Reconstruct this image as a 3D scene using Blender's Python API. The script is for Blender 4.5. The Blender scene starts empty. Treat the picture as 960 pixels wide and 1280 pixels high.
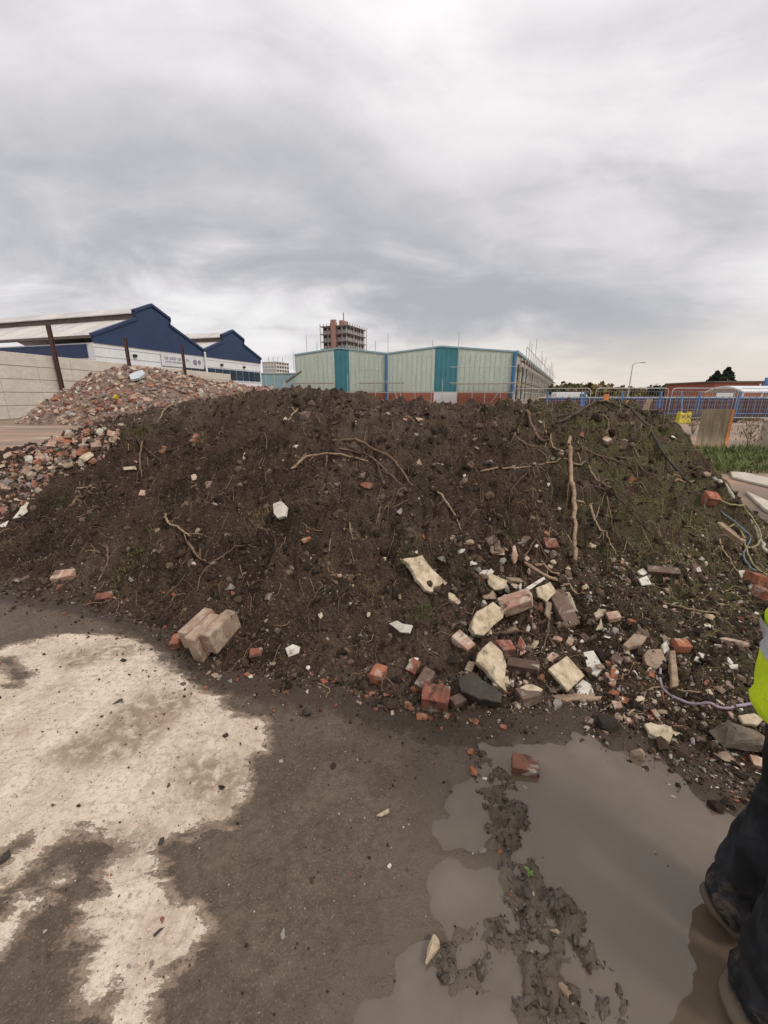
import bpy, bmesh, math, random
import numpy as np
from mathutils import Vector, Matrix, Euler

# ------------------------------------------------------------------ camera, sky, sun, exposure
S = bpy.context.scene
COL = S.collection
F, HZ, CH = 510.0, 495.0, 1.6
PITCH = math.atan((640 - HZ) / F)
CP, SP = math.cos(PITCH), math.sin(PITCH)
cam_d = bpy.data.cameras.new('camera'); cam = bpy.data.objects.new('camera', cam_d); COL.objects.link(cam)
cam.location = (0, 0, CH); cam.rotation_euler = (math.pi / 2 - PITCH, 0, 0)
cam_d.sensor_fit = 'VERTICAL'; cam_d.sensor_height = 36; cam_d.sensor_width = 27; cam_d.lens = F / 1280 * 36
cam_d.clip_start = 0.02; cam_d.clip_end = 5000
S.camera = cam
SUN_EL, SUN_AZ = math.radians(46), math.radians(128)     # high, behind the camera and to the right
W = bpy.data.worlds.new('World'); S.world = W; W.use_nodes = True
def build_world():
    nt = W.node_tree; N = nt.nodes; L = nt.links; N.clear()
    def n(t, **k):
        o = N.new(t)
        for a, b in k.items(): setattr(o, a, b)
        return o
    def math_(op, a, b=None, clamp=False):
        m = n('ShaderNodeMath', operation=op); m.use_clamp = clamp
        for i, v in enumerate((a, b)):
            if v is None: continue
            if isinstance(v, (int, float)): m.inputs[i].default_value = v
            else: L.new(v, m.inputs[i])
        return m.outputs[0]
    def ss(v, a, b):
        m = n('ShaderNodeMapRange', interpolation_type='SMOOTHSTEP'); L.new(v, m.inputs[0])
        m.inputs[1].default_value = a; m.inputs[2].default_value = b
        return m.outputs[0]
    out = n('ShaderNodeOutputWorld'); bg = n('ShaderNodeBackground'); bg.inputs[1].default_value = 0.1
    sky = n('ShaderNodeTexSky', sky_type='NISHITA'); sky.sun_disc = False
    sky.sun_elevation = SUN_EL; sky.sun_rotation = SUN_AZ; sky.dust_density = 3.0; sky.air_density = 1.0
    tc = n('ShaderNodeTexCoord'); sep = n('ShaderNodeSeparateXYZ'); L.new(tc.outputs['Generated'], sep.inputs[0])
    x, y, z = sep.outputs
    zz = math_('ADD', math_('MAXIMUM', z, 0.0), 0.30)
    u = math_('DIVIDE', x, zz); v = math_('DIVIDE', y, zz)
    comb = n('ShaderNodeCombineXYZ'); L.new(u, comb.inputs[0]); L.new(v, comb.inputs[1])
    def noise(scale, detail, rough, dist, off, stretch=(1, 1, 1), rot=0):
        mp = n('ShaderNodeMapping'); L.new(comb.outputs[0], mp.inputs[0])
        mp.inputs['Location'].default_value = off; mp.inputs['Scale'].default_value = stretch; mp.inputs['Rotation'].default_value = (0, 0, rot)
        t = n('ShaderNodeTexNoise'); L.new(mp.outputs[0], t.inputs[0])
        t.inputs['Scale'].default_value = scale; t.inputs['Detail'].default_value = detail
        t.inputs['Roughness'].default_value = rough; t.inputs['Distortion'].default_value = dist
        return t.outputs[0]
    big = noise(1.0, 3, .5, .6, (3.1, 1.7, 0), (1, .9, 1), .5)
    mid = noise(2.1, 6, .52, .8, (7.3, 2.2, 4), (.8, 1.25, 1), .45)
    fine = noise(7.5, 6, .6, .4, (1.3, 8.2, 1), (.9, 1.3, 1), .5)
    # one long darker bank of cloud across the layer
    lin = math_('ADD', math_('MULTIPLY', u, -0.38), v)
    lin = math_('ADD', lin, math_('MULTIPLY', math_('SUBTRACT', mid, .5), .9))
    d1 = math_('ABSOLUTE', math_('SUBTRACT', lin, 1.72))
    band = math_('SUBTRACT', 1.0, ss(d1, 0.05, .72))
    s = math_('MULTIPLY', big, .55)
    s = math_('ADD', s, math_('MULTIPLY', mid, .62))
    s = math_('ADD', s, math_('MULTIPLY', fine, .15))
    s = math_('SUBTRACT', s, math_('MULTIPLY', band, .22))
    s = ss(s, .32, .84)
    ramp = n('ShaderNodeValToRGB'); L.new(s, ramp.inputs[0])
    e = ramp.color_ramp.elements
    e[0].position = 0; e[0].color = (.42, .43, .465, 1); e[1].position = 1; e[1].color = (.88, .86, .86, 1)
    m_ = ramp.color_ramp.elements.new(.5); m_.color = (.655, .635, .645, 1)
    # thin pale gap over the horizon, broken by low cloud
    hz = math_('SUBTRACT', 1.0, ss(z, .02, .17))
    low = noise(0.5, 4, .55, .3, (2.0, 5.5, 2), (1.2, .35, 1), 0)
    hz = math_('MULTIPLY', hz, ss(math_('ADD', low, math_('MULTIPLY', x, .40)), .42, .58))
    mixh = n('ShaderNodeMix', data_type='RGBA'); L.new(math_('MULTIPLY', hz, .8), mixh.inputs[0]); L.new(ramp.outputs[0], mixh.inputs[6])
    mixh.inputs[7].default_value = (.80, .725, .63, 1)
    # overcast grows brighter towards the zenith
    zen = math_('ADD', 1.03, math_('MULTIPLY', ss(z, .35, 1.0), .55))
    sc = n('ShaderNodeVectorMath', operation='SCALE'); L.new(mixh.outputs[2], sc.inputs[0]); L.new(math_('MULTIPLY', zen, 10.0), sc.inputs[3])
    mix = n('ShaderNodeMix', data_type='RGBA'); mix.inputs[0].default_value = 0.93
    L.new(sky.outputs[0], mix.inputs[6]); L.new(sc.outputs[0], mix.inputs[7])
    L.new(mix.outputs[2], bg.inputs[0]); L.new(bg.outputs[0], out.inputs[0])
build_world()
sun_d = bpy.data.lights.new('sun', 'SUN'); sun = bpy.data.objects.new('sun', sun_d); COL.objects.link(sun)
sun_d.energy = 1.5; sun_d.angle = math.radians(11); sun_d.color = (1, .95, .88)
# sun direction: azimuth measured from +Y clockwise
sdir = Vector((math.sin(SUN_AZ) * math.cos(SUN_EL), math.cos(SUN_AZ) * math.cos(SUN_EL), math.sin(SUN_EL)))
sun.rotation_euler = sdir.to_track_quat('Z', 'Y').to_euler()
S.view_settings.view_transform = 'Standard'; S.view_settings.look = 'None'; S.view_settings.gamma = 1; S.view_settings.exposure = 0.08
S.render.engine = 'CYCLES'; S.cycles.max_bounces = 6; S.cycles.use_denoising = True

# ------------------------------------------------------------------ helpers
RNG = np.random.default_rng(7); random.seed(7)
R_ = math.radians
def ray(px, py):
    a = (px - 480) / F; b = (640 - py) / F
    return np.array([a, CP + b * SP, -SP + b * CP])
def onz(px, py, z=0.0):
    d = ray(px, py); return np.array([0, 0, CH]) + d * ((z - CH) / d[2])
def aty(px, py, Y):
    d = ray(px, py); return np.array([0, 0, CH]) + d * (Y / d[1])
def _hash(ix, iy, s):
    h = (ix.astype(np.int64) * 374761393 + iy.astype(np.int64) * 668265263 + s * 974711) & 0xffffffff
    h = ((h ^ (h >> 13)) * 1274126177) & 0xffffffff
    return ((h ^ (h >> 16)) & 0xffff) / 65535.0
def vn(x, y, s=0):
    x = np.asarray(x, float); y = np.asarray(y, float)
    ix = np.floor(x); iy = np.floor(y); fx = x - ix; fy = y - iy
    fx = fx * fx * fx * (fx * (fx * 6 - 15) + 10); fy = fy * fy * fy * (fy * (fy * 6 - 15) + 10)
    a = _hash(ix, iy, s); b = _hash(ix + 1, iy, s); c = _hash(ix, iy + 1, s); d = _hash(ix + 1, iy + 1, s)
    return (a + (b - a) * fx) * (1 - fy) + (c + (d - c) * fx) * fy
def fbm(x, y, s=0, o=4, g=.5):
    r = 0; a = 1; t = 0
    for k in range(o):
        r = r + a * vn(x * 2 ** k + 17.3 * k, y * 2 ** k + 9.1 * k, s + k); t += a; a *= g
    return r / t - .5
def sstep(v, a, b):
    t = np.clip((v - a) / (b - a), 0, 1); return t * t * (3 - 2 * t)
class TPS:
    def __init__(s, pts, lam=1e-3):
        P = np.array(pts, float); s.P = P[:, :2]; n = len(P)
        K = s.k(s.P, s.P) + lam * np.eye(n); Q = np.c_[np.ones(n), s.P]
        A = np.block([[K, Q], [Q.T, np.zeros((3, 3))]])
        s.w = np.linalg.solve(A, np.r_[P[:, 2], 0, 0, 0])
    def k(s, a, b):
        r2 = ((a[:, None, :] - b[None]) ** 2).sum(-1); return .5 * r2 * np.log(r2 + 1e-12)
    def __call__(s, x, y):
        sh = np.shape(x); q = np.c_[np.ravel(x), np.ravel(y)]; out = np.empty(len(q)); n = len(s.P)
        for i in range(0, len(q), 40000):
            b = q[i:i + 40000]; out[i:i + 40000] = s.k(b, s.P) @ s.w[:n] + s.w[n] + b @ s.w[n + 1:]
        return out.reshape(sh)
def poly_sdf(x, y, poly):
    """signed distance, positive inside"""
    P = np.array(poly); d = np.full(np.shape(x), 1e9); ins = np.zeros(np.shape(x), bool); n = len(P)
    for i in range(n):
        a = P[i]; b = P[(i + 1) % n]; e = b - a; wx = x - a[0]; wy = y - a[1]
        t = np.clip((wx * e[0] + wy * e[1]) / (e @ e + 1e-12), 0, 1)
        d = np.minimum(d, (wx - e[0] * t) ** 2 + (wy - e[1] * t) ** 2)
        c = ((a[1] > y) != (b[1] > y)) & (x < (b[0] - a[0]) * (y - a[1]) / (b[1] - a[1] + 1e-12) + a[0])
        ins ^= c
    return np.where(ins, 1, -1) * np.sqrt(d)

def mesh_np(name, V, Fc, smooth=False):
    """V (n,3), Fc (m,3|4) int arrays"""
    me = bpy.data.meshes.new(name); V = np.asarray(V, np.float32); Fc = np.asarray(Fc, np.int32); k = Fc.shape[1]
    me.vertices.add(len(V)); me.vertices.foreach_set('co', V.ravel())
    me.loops.add(Fc.size); me.loops.foreach_set('vertex_index', Fc.ravel())
    me.polygons.add(len(Fc)); me.polygons.foreach_set('loop_start', np.arange(0, Fc.size, k, dtype=np.int32))
    me.polygons.foreach_set('use_smooth', np.full(len(Fc), smooth)); me.update(calc_edges=True)
    return me
def link(name, me, mat=None, parent=None, loc=None, rot=None):
    o = bpy.data.objects.new(name, me); COL.objects.link(o)
    if mat is not None and me is not None:
        if not me.materials: me.materials.append(mat)
    if parent is not None: o.parent = parent
    if loc is not None: o.location = loc
    if rot is not None: o.rotation_euler = rot
    return o
def tag(o, label=None, cat=None, group=None, kind=None):
    if label: o['label'] = label
    if cat: o['category'] = cat
    if group: o['group'] = group
    if kind: o['kind'] = kind
    return o
def empty(name, loc=(0, 0, 0), rz=0, label=None, cat=None, group=None):
    o = bpy.data.objects.new(name, None); COL.objects.link(o); o.location = loc; o.rotation_euler = (0, 0, rz); o.empty_display_size = .1
    return tag(o, label, cat, group)
class MB:
    """collects boxes, tubes and polygons for ONE mesh object"""
    def __init__(s): s.v = []; s.f = []
    def add(s, v, f):
        o = len(s.v); s.v += [tuple(map(float, q)) for q in v]; s.f += [tuple(o + i for i in q) for q in f]; return s
    def box(s, c, d, rz=0):
        cx, cy, cz = c; a, b, h = d[0] / 2, d[1] / 2, d[2] / 2; C_, S_ = math.cos(rz), math.sin(rz); v = []
        for z in (-h, h):
            for (x, y) in ((-a, -b), (a, -b), (a, b), (-a, b)): v.append((cx + x * C_ - y * S_, cy + x * S_ + y * C_, cz + z))
        return s.add(v, [(3, 2, 1, 0), (4, 5, 6, 7), (0, 1, 5, 4), (1, 2, 6, 5), (2, 3, 7, 6), (3, 0, 4, 7)])
    def tube(s, pts, rad, n=6, cap=True):
        V, Q = tube_arr(pts, rad, n); s.add(V, [tuple(q) for q in Q])
        if cap:
            k = len(s.v) - len(V); s.f.append(tuple(k + i for i in range(n))[::-1]); s.f.append(tuple(k + len(V) - n + i for i in range(n)))
        return s
    def prism(s, poly, up):
        """polygon (3d points) extruded by vector up"""
        n = len(poly); up = np.array(up, float); v = [np.array(q, float) for q in poly]; v = v + [q + up for q in v]
        return s.add(v, [tuple(range(n))[::-1], tuple(range(n, 2 * n))] + [(i, (i + 1) % n, n + (i + 1) % n, n + i) for i in range(n)])
    def build(s, name, mat, parent=None, smooth=False, bevel=0):
        me = bpy.data.meshes.new(name); me.from_pydata(s.v, [], s.f)
        bm = bmesh.new(); bm.from_mesh(me); bmesh.ops.recalc_face_normals(bm, faces=bm.faces); bm.to_mesh(me); bm.free()
        if smooth: me.polygons.foreach_set('use_smooth', [True] * len(me.polygons))
        o = link(name, me, mat, parent)
        if bevel:
            m = o.modifiers.new('bevel', 'BEVEL'); m.width = bevel; m.segments = 1
        return o
def tube_arr(pts, rad, n=6):
    P = np.array(pts, float); m = len(P); rad = np.broadcast_to(np.asarray(rad, float), (m,))
    T = np.gradient(P, axis=0); T /= np.linalg.norm(T, axis=1)[:, None] + 1e-9
    ref = np.array([0, 0, 1.]) if abs(T[:, 2]).mean() < .8 else np.array([1., 0, 0])
    A = np.cross(T, ref); A /= np.linalg.norm(A, axis=1)[:, None] + 1e-9; B = np.cross(T, A)
    ang = np.arange(n) * 2 * math.pi / n
    V = P[:, None] + rad[:, None, None] * (A[:, None] * np.cos(ang)[None, :, None] + B[:, None] * np.sin(ang)[None, :, None])
    i = np.arange(m - 1)[:, None] * n; j = np.arange(n)[None]; k = (j + 1) % n
    Q = np.stack([i + j, i + k, i + n + k, i + n + j], -1).reshape(-1, 4)
    return V.reshape(-1, 3), Q

# ------------------------------------------------------------------ materials
class NT:
    def __init__(s, name):
        s.m = bpy.data.materials.new(name); s.m.use_nodes = True; s.t = s.m.node_tree; s.N = s.t.nodes; s.L = s.t.links
        s.b = s.N['Principled BSDF']; s.tc = s.N.new('ShaderNodeTexCoord'); s.oi = None; s.co = s.tc.outputs['Object']
    def n(s, t, **k):
        o = s.N.new(t)
        for a, b in k.items(): setattr(o, a, b)
        return o
    def put(s, sock, v):
        if isinstance(v, bpy.types.NodeSocket): s.L.new(v, sock)
        elif isinstance(v, (tuple, list)) and len(v) == 3 and sock.type == 'RGBA': sock.default_value = (*v, 1)
        else: sock.default_value = v
    def shift(s):
        """move the pattern by a random amount for each object"""
        s.oi = s.n('ShaderNodeObjectInfo'); a = s.n('ShaderNodeVectorMath', operation='SCALE'); c = s.n('ShaderNodeCombineXYZ')
        for i in range(3): s.L.new(s.oi.outputs['Random'], c.inputs[i])
        s.L.new(c.outputs[0], a.inputs[0]); a.inputs[3].default_value = 37.0
        b = s.n('ShaderNodeVectorMath', operation='ADD'); s.L.new(s.co, b.inputs[0]); s.L.new(a.outputs[0], b.inputs[1]); s.co = b.outputs[0]
    def noise(s, scale, detail=4, rough=.55, dist=0, stretch=None):
        c = s.co
        if stretch:
            mp = s.n('ShaderNodeMapping'); s.L.new(c, mp.inputs[0]); mp.inputs['Scale'].default_value = stretch; c = mp.outputs[0]
        t = s.n('ShaderNodeTexNoise'); s.L.new(c, t.inputs[0]); t.inputs['Scale'].default_value = scale; t.inputs['Detail'].default_value = detail
        t.inputs['Roughness'].default_value = rough; t.inputs['Distortion'].default_value = dist; return t.outputs[0]
    def vor(s, scale, feature='F1', out=0):
        t = s.n('ShaderNodeTexVoronoi', feature=feature); s.L.new(s.co, t.inputs['Vector']); t.inputs['Scale'].default_value = scale; return t.outputs[out]
    def mth(s, op, a, b=0.0):
        m = s.n('ShaderNodeMath', operation=op); s.put(m.inputs[0], a); s.put(m.inputs[1], b); return m.outputs[0]
    def ss(s, v, a, b, lo=0.0, hi=1.0):
        m = s.n('ShaderNodeMapRange', interpolation_type='SMOOTHSTEP'); s.put(m.inputs[0], v)
        for i, q in enumerate((a, b, lo, hi)): m.inputs[i + 1].default_value = q
        return m.outputs[0]
    def mix(s, f, a, b, mode='MIX'):
        m = s.n('ShaderNodeMix', data_type='RGBA', blend_type=mode); s.put(m.inputs[0], f); s.put(m.inputs[6], a); s.put(m.inputs[7], b); return m.outputs[2]
    def attr(s, name, col=False):
        a = s.n('ShaderNodeAttribute', attribute_name=name); return a.outputs['Color' if col else 'Fac']
    def bump(s, h, strength=.5, dist=.01, prev=None):
        b = s.n('ShaderNodeBump'); b.inputs['Strength'].default_value = strength; b.inputs['Distance'].default_value = dist
        s.L.new(h, b.inputs['Height'])
        if prev is not None: s.L.new(prev, b.inputs['Normal'])
        return b.outputs[0]
    def done(s, col, rough=.8, normal=None, spec=.3, metal=0):
        s.put(s.b.inputs['Base Color'], col); s.put(s.b.inputs['Roughness'], rough); s.b.inputs['Specular IOR Level'].default_value = spec
        s.b.inputs['Metallic'].default_value = metal
        if normal is not None: s.L.new(normal, s.b.inputs['Normal'])
        return s.m
MATS = {}
def plain(name, c1, c2=None, scale=8, rough=.8, bump=.3, bscale=None, dist=.003, spec=.3, metal=0, detail=5, stretch=None, shift=True, soil=0.0, lo=.35, hi=.65):
    if name in MATS: return MATS[name]
    t = NT(name)
    if shift: t.shift()
    c2 = c2 or tuple(v * .8 for v in c1)
    nz = t.noise(scale, detail, .6, .3, stretch)
    c = t.mix(t.ss(nz, lo, hi), c2, c1)
    fine = t.noise(scale * 9, 3, .6)
    c = t.mix(t.ss(fine, .3, .7, 0, .35), c, tuple(v * .62 for v in c2))
    if soil:      # smears of soil on the thing
        so = t.noise(scale * .9, 7, .7, .5); c = t.mix(t.ss(so, .56 - soil * .25, .80 - soil * .2, 0, .85), c, (.075, .053, .039))
    nrm = t.bump(t.noise(bscale or scale * 5, 5, .6, 0, stretch), bump, dist) if bump else None
    MATS[name] = t.done(c, rough, nrm, spec, metal); return MATS[name]
def brickmat(name, c1, c2, mortar=(.36, .32, .26), mf=.5, soil=.3):
    if name in MATS: return MATS[name]
    t = NT(name); t.shift()
    c = t.mix(t.ss(t.noise(14, 5, .6, .4), .3, .7), c1, c2)
    c = t.mix(t.ss(t.noise(140, 3, .7), .55, .75, 0, .6), c, tuple(v * .45 for v in c1))
    c = t.mix(t.ss(t.noise(11, 6, .65, .8), .62 - .2 * mf, .70 - .15 * mf, 0, .8), c, mortar)
    c = t.mix(t.ss(t.noise(9, 6, .65, .5), .66 - soil * .3, .78 - soil * .25, 0, .92), c, (.052, .036, .027))
    h = t.mth('ADD', t.noise(60, 6, .65), t.mth('MULTIPLY', t.noise(220, 3, .6), .5))
    MATS[name] = t.done(c, .88, t.bump(h, .7, .004), .25); return MATS[name]
def tinted(name, rough=.9, bs=120, bump=.5, dist=.003, spec=.2):
    """colour comes from the face colours of many small pieces"""
    if name in MATS: return MATS[name]
    t = NT(name); c = t.attr('tint', True)
    c = t.mix(t.ss(t.noise(bs * .5, 4, .6), .35, .7, 0, .45), c, (.05, .036, .028))
    MATS[name] = t.done(c, rough, t.bump(t.noise(bs, 4, .6), bump, dist), spec); return MATS[name]

def soil_mat():
    t = NT('soil'); dry = t.attr('dry'); green = t.attr('green')
    base = t.mix(t.ss(t.noise(2.3, 6, .6, .5), .32, .70), (.024, .0142, .0092), (.082, .051, .0335))
    red = t.ss(t.noise(1.1, 4, .5), .55, .7, 0, .35); base = t.mix(red, base, (.078, .046, .034))
    base = t.mix(t.mth('MULTIPLY', dry, t.ss(t.noise(6, 5, .6), .3, .65)), base, (.135, .098, .074))
    g = t.mth('MULTIPLY', green, t.ss(t.noise(5, 6, .65, .4), .36, .6)); base = t.mix(g, base, (.088, .084, .034))
    fine = t.noise(55, 5, .65); base = t.mix(t.ss(fine, .5, .70, 0, .6), base, (.15, .11, .083)); base = t.mix(t.ss(t.noise(150, 3, .7), .58, .70, 0, .7), base, (.24, .18, .14))
    base = t.mix(t.ss(fine, .5, .3, 0, .6), base, (.02, .014, .011))
    sp = t.vor(75, out=0); base = t.mix(t.ss(sp, .17, .07, 0, .5), base, (.16, .12, .095))
    h = t.mth('ADD', t.mth('MULTIPLY', t.noise(24, 6, .65), 1.0), t.mth('MULTIPLY', t.noise(90, 5, .65), .55))
    h = t.mth('SUBTRACT', h, t.mth('MULTIPLY', t.vor(42), .35))
    return t.done(base, .93, t.bump(h, 1.0, .03), .15)
def ground_mat():
    t = NT('ground'); dry = t.attr('dry'); pud = t.attr('puddle'); far = t.attr('far'); damp = t.attr('damp')
    co_ = t.co; mp_ = t.n('ShaderNodeMapping'); t.L.new(co_, mp_.inputs[0]); mp_.inputs['Rotation'].default_value = (0, 0, R_(-50)); mp_.inputs['Scale'].default_value = (.45, 1.5, 1); t.co = mp_.outputs[0]; stn = t.noise(9, 7, .7, .5); t.co = co_
    edge = t.mth('ADD', dry, t.mth('MULTIPLY', t.mth('SUBTRACT', stn, .5), 1.25))
    edge = t.mth('ADD', edge, t.mth('MULTIPLY', t.mth('SUBTRACT', t.noise(75, 4, .7), .5), .40))
    df = t.ss(edge, .44, .53)
    mud = t.mix(t.ss(t.noise(3.0, 6, .6, .4), .3, .7), (.082, .058, .041), (.138, .102, .074))
    mud = t.mix(t.ss(t.noise(1.6, 3, .5), .45, .65, 0, .55), mud, (.128, .100, .075))
    mud = t.mix(t.ss(t.noise(24, 6, .7, .3), .40, .66, 0, .6), mud, (.062, .043, .031)); mud = t.mix(t.ss(t.noise(130, 3, .7), .54, .68, 0, .6), mud, (.23, .175, .13))
    mud = t.mix(t.ss(t.noise(85, 3, .7), .44, .28, 0, .45), mud, (.05, .038, .03))
    mud = t.mix(t.mth('MULTIPLY', t.attr('churn'), .8), mud, (.062, .045, .034))
    mud = t.mix(t.mth('MULTIPLY', pud, t.ss(t.noise(12, 6, .65), .3, .6, .55, .95)), mud, (.112, .086, .064))
    dc = t.mix(t.ss(t.noise(5.5, 7, .65, .8, (1, .6, 1)), .32, .66), (.50, .395, .30), (.67, .565, .45))
    dc = t.mix(t.ss(t.noise(38, 6, .75), .46, .66, 0, .8), dc, (.36, .265, .195)); dc = t.mix(t.ss(t.noise(11, 6, .7, 1.0, (.5, 1.6, 1)), .52, .68, 0, .6), dc, (.33, .24, .175))
    dc = t.mix(t.ss(t.noise(160, 3, .6), .58, .72, 0, .7), dc, (.80, .72, .62))
    dmp = t.mth('MULTIPLY', damp, t.ss(t.noise(16, 6, .65, .5), .30, .60)); dc = t.mix(t.mth('MULTIPLY', dmp, .85), dc, (.235, .165, .117))
    mid_ = t.mix(t.ss(t.noise(28, 5, .65), .35, .65), (.19, .136, .098), (.30, .22, .16)); c = t.mix(t.ss(edge, .26, .42), mud, mid_); c = t.mix(df, c, dc); spill = t.mth('ADD', t.attr('spill'), t.mth('MULTIPLY', t.mth('SUBTRACT', t.noise(13, 6, .68, .4), .5), .9)); c = t.mix(t.ss(spill, .45, .75, 0, .85), c, (.05, .034, .025))
    fc = t.mix(t.ss(t.noise(.5, 6, .6, .4, (.35, 1.6, 1)), .38, .62), (.33, .215, .15), (.20, .155, .12)); fc = t.mix(t.ss(t.noise(.25, 5, .6, .2, (.5, 2, 1)), .56, .7), fc, (.42, .36, .30))
    c = t.mix(far, c, fc)
    rough = t.mix(df, t.mix(t.ss(t.noise(4, 5, .6), .35, .65), (.42, .42, .42), (.72, .72, .72)), (.9, .9, .9))
    rough = t.mix(t.mth('MULTIPLY', pud, .8), rough, (.25, .25, .25)); rough = t.mix(far, rough, (.8, .8, .8))
    h = t.mth('ADD', t.noise(30, 6, .65), t.mth('MULTIPLY', t.noise(150, 4, .65), .35))
    h = t.mth('ADD', h, t.mth('MULTIPLY', df, .25))
    return t.done(c, rough, t.bump(h, .8, .016), .22)
def water_mat():
    t = NT('muddy_water')
    c = t.mix(t.ss(t.noise(1.3, 4, .5, .8), .35, .68), (.104, .077, .053), (.156, .118, .083))
    c = t.mix(t.ss(t.noise(60, 2, .5), .72, .78, 0, .6), c, (.06, .047, .037))
    sh = t.attr('shallow'); c = t.mix(t.mth('MULTIPLY', sh, t.ss(t.noise(20, 5, .6), .25, .6, .6, 1.0)), c, (.100, .075, .055))
    return t.done(c, .035, t.bump(t.noise(5, 2, .5), .03, .01), .5)

M_SOIL = soil_mat(); M_GROUND = ground_mat(); M_WATER = water_mat(); M_TINT = tinted('loose_pieces')
B_RED = brickmat('brick_red', (.27, .095, .058), (.175, .07, .048), soil=.6)
B_ORANGE = brickmat('brick_orange', (.36, .135, .07), (.25, .095, .053), mf=.45, soil=.55)
B_DARK = brickmat('brick_dark', (.125, .075, .055), (.085, .058, .046), mf=.3, soil=.55)
B_PINK = brickmat('brick_pink', (.43, .235, .165), (.34, .20, .15), (.50, .42, .33), .9, .45)
B_PALE = brickmat('brick_pale', (.33, .225, .16), (.24, .165, .12), (.40, .315, .235), .8, .35)
B_BROWN = brickmat('brick_brown', (.165, .105, .078), (.115, .08, .062), (.3, .26, .21), .5, .4)
P_CREAM = plain('cream_render', (.60, .50, .355), (.46, .36, .24), 16, .85, .6, 70, .004, soil=.42)
P_WHITE = plain('white_plaster', (.68, .63, .55), (.54, .49, .41), 18, .8, .4, 80, .003, soil=.35)
P_TAN = plain('tan_stone', (.34, .25, .18), (.25, .18, .125), 16, .88, .6, 60, .004, soil=.3)
P_GREY = plain('grey_stone', (.27, .24, .21), (.18, .16, .14), 18, .85, .6, 70, .004, soil=.25)
P_ROCK = plain('mossy_rock', (.21, .165, .12), (.10, .08, .06), 9, .85, .9, 40, .008, soil=.35)
P_DARKSTONE = plain('dark_slate', (.075, .062, .05), (.045, .038, .032), 14, .8, .6, 60, .004, soil=.2)
P_WOOD = plain('weathered_wood', (.36, .255, .165), (.22, .15, .10), 6, .85, .6, 40, .003, stretch=(1, 6, 6), soil=.2)
P_ROOT = plain('root_bark', (.23, .145, .095), (.12, .075, .05), 30, .9, .9, 160, .003, soil=.45)
P_ROOTPALE = plain('pale_root', (.40, .285, .185), (.25, .165, .105), 30, .85, .8, 160, .003, soil=.38)
P_ROOTDARK = plain('dark_root', (.10, .065, .045), (.06, .04, .03), 18, .85, .6, 90, .002, soil=.2)

# ------------------------------------------------------------------ terrain shapes
def heap_controls():
    C = []
    def g(px, py, z): q = onz(px, py, z); C.append((q[0], q[1], z))
    def y(px, py, Y): q = aty(px, py, Y); C.append(tuple(q))
    # foot of the heap, from the far side of the pale concrete round to the puddle
    for px, py in ((0, 742), (70, 752), (130, 765), (190, 788), (228, 822), (300, 848), (360, 862), (440, 870), (520, 893), (600, 900), (690, 893), (760, 905), (820, 935), (890, 972), (960, 1010)): g(px, py, 0.0)
    # crest against the sky
    for px, py, Y in ((0, 572, 5.6), (60, 556, 5.8), (120, 538, 6.0), (180, 513, 6.2), (240, 503, 6.1), (300, 491, 5.9), (370, 489, 5.5), (430, 494, 5.1), (490, 503, 4.9), (560, 505, 4.7), (640, 508, 4.6), (700, 510, 4.6), (770, 510, 4.6), (815, 517, 4.7), (845, 534, 4.7), (872, 556, 4.7), (900, 590, 4.5)): y(px, py, Y)
    # flank on the far right, and the low debris apron
    for px, py, z in ((925, 640, .36), (960, 700, .22), (1040, 800, .12), (700, 800, .17), (800, 790, .21), (880, 800, .18), (760, 700, .42), (850, 690, .35), (920, 720, .22), (620, 720, .42), (640, 830, .10), (960, 860, .10), (1050, 950, .04)): g(px, py, z)
    # face: straight slopes between foot and crest, slightly bulged
    for px, fpy, cpx, cpy, Y in ((0, 742, 0, 572, 5.6), (110, 762, 150, 526, 6.1), (220, 815, 250, 502, 6.1), (340, 858, 365, 489, 5.5), (460, 872, 470, 497, 4.95), (540, 893, 560, 500, 4.7)):
        P0 = onz(px, fpy); P1 = aty(cpx, cpy, Y)
        for t, bl in ((.3, .03), (.65, .07)): q = P0 + (P1 - P0) * t; C.append((q[0], q[1], q[2] + bl))
    for px, py, cpx, cpy, Y, z in ((620, 720, 640, 503, 4.6, .42), (720, 705, 720, 508, 4.6, .42), (790, 700, 790, 512, 4.65, .40)):
        P0 = onz(px, py, z); P1 = aty(cpx, cpy, Y)
        for t, bl in ((.35, .05), (.7, .07)): q = P0 + (P1 - P0) * t; C.append((q[0], q[1], q[2] + bl))
    # in front and behind
    for x in (-4.5, -3, -1.6, -.5, .6, 1.6, 2.6): C.append((x, .2 if x > -1 else 1.4, -.22))
    for x, Y in ((-7.5, 4.5), (-8.5, 7), (-7, 9.2), (-5, 9.6), (-3, 9.6), (-1, 9.2), (1, 8.8), (3, 8.6), (4.8, 7.6), (5.3, 5.5), (4.9, 3.9), (4.2, 2.6), (3.6, 1.4)): C.append((x, Y, -.12))
    for x, Y, z in ((-3, 7.6, .8), (-1, 7.0, .95), (1, 6.7, .95), (2.6, 6.4, .75)): C.append((x, Y, z))
    return C
HEAP = TPS(heap_controls(), 4e-3)
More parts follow.
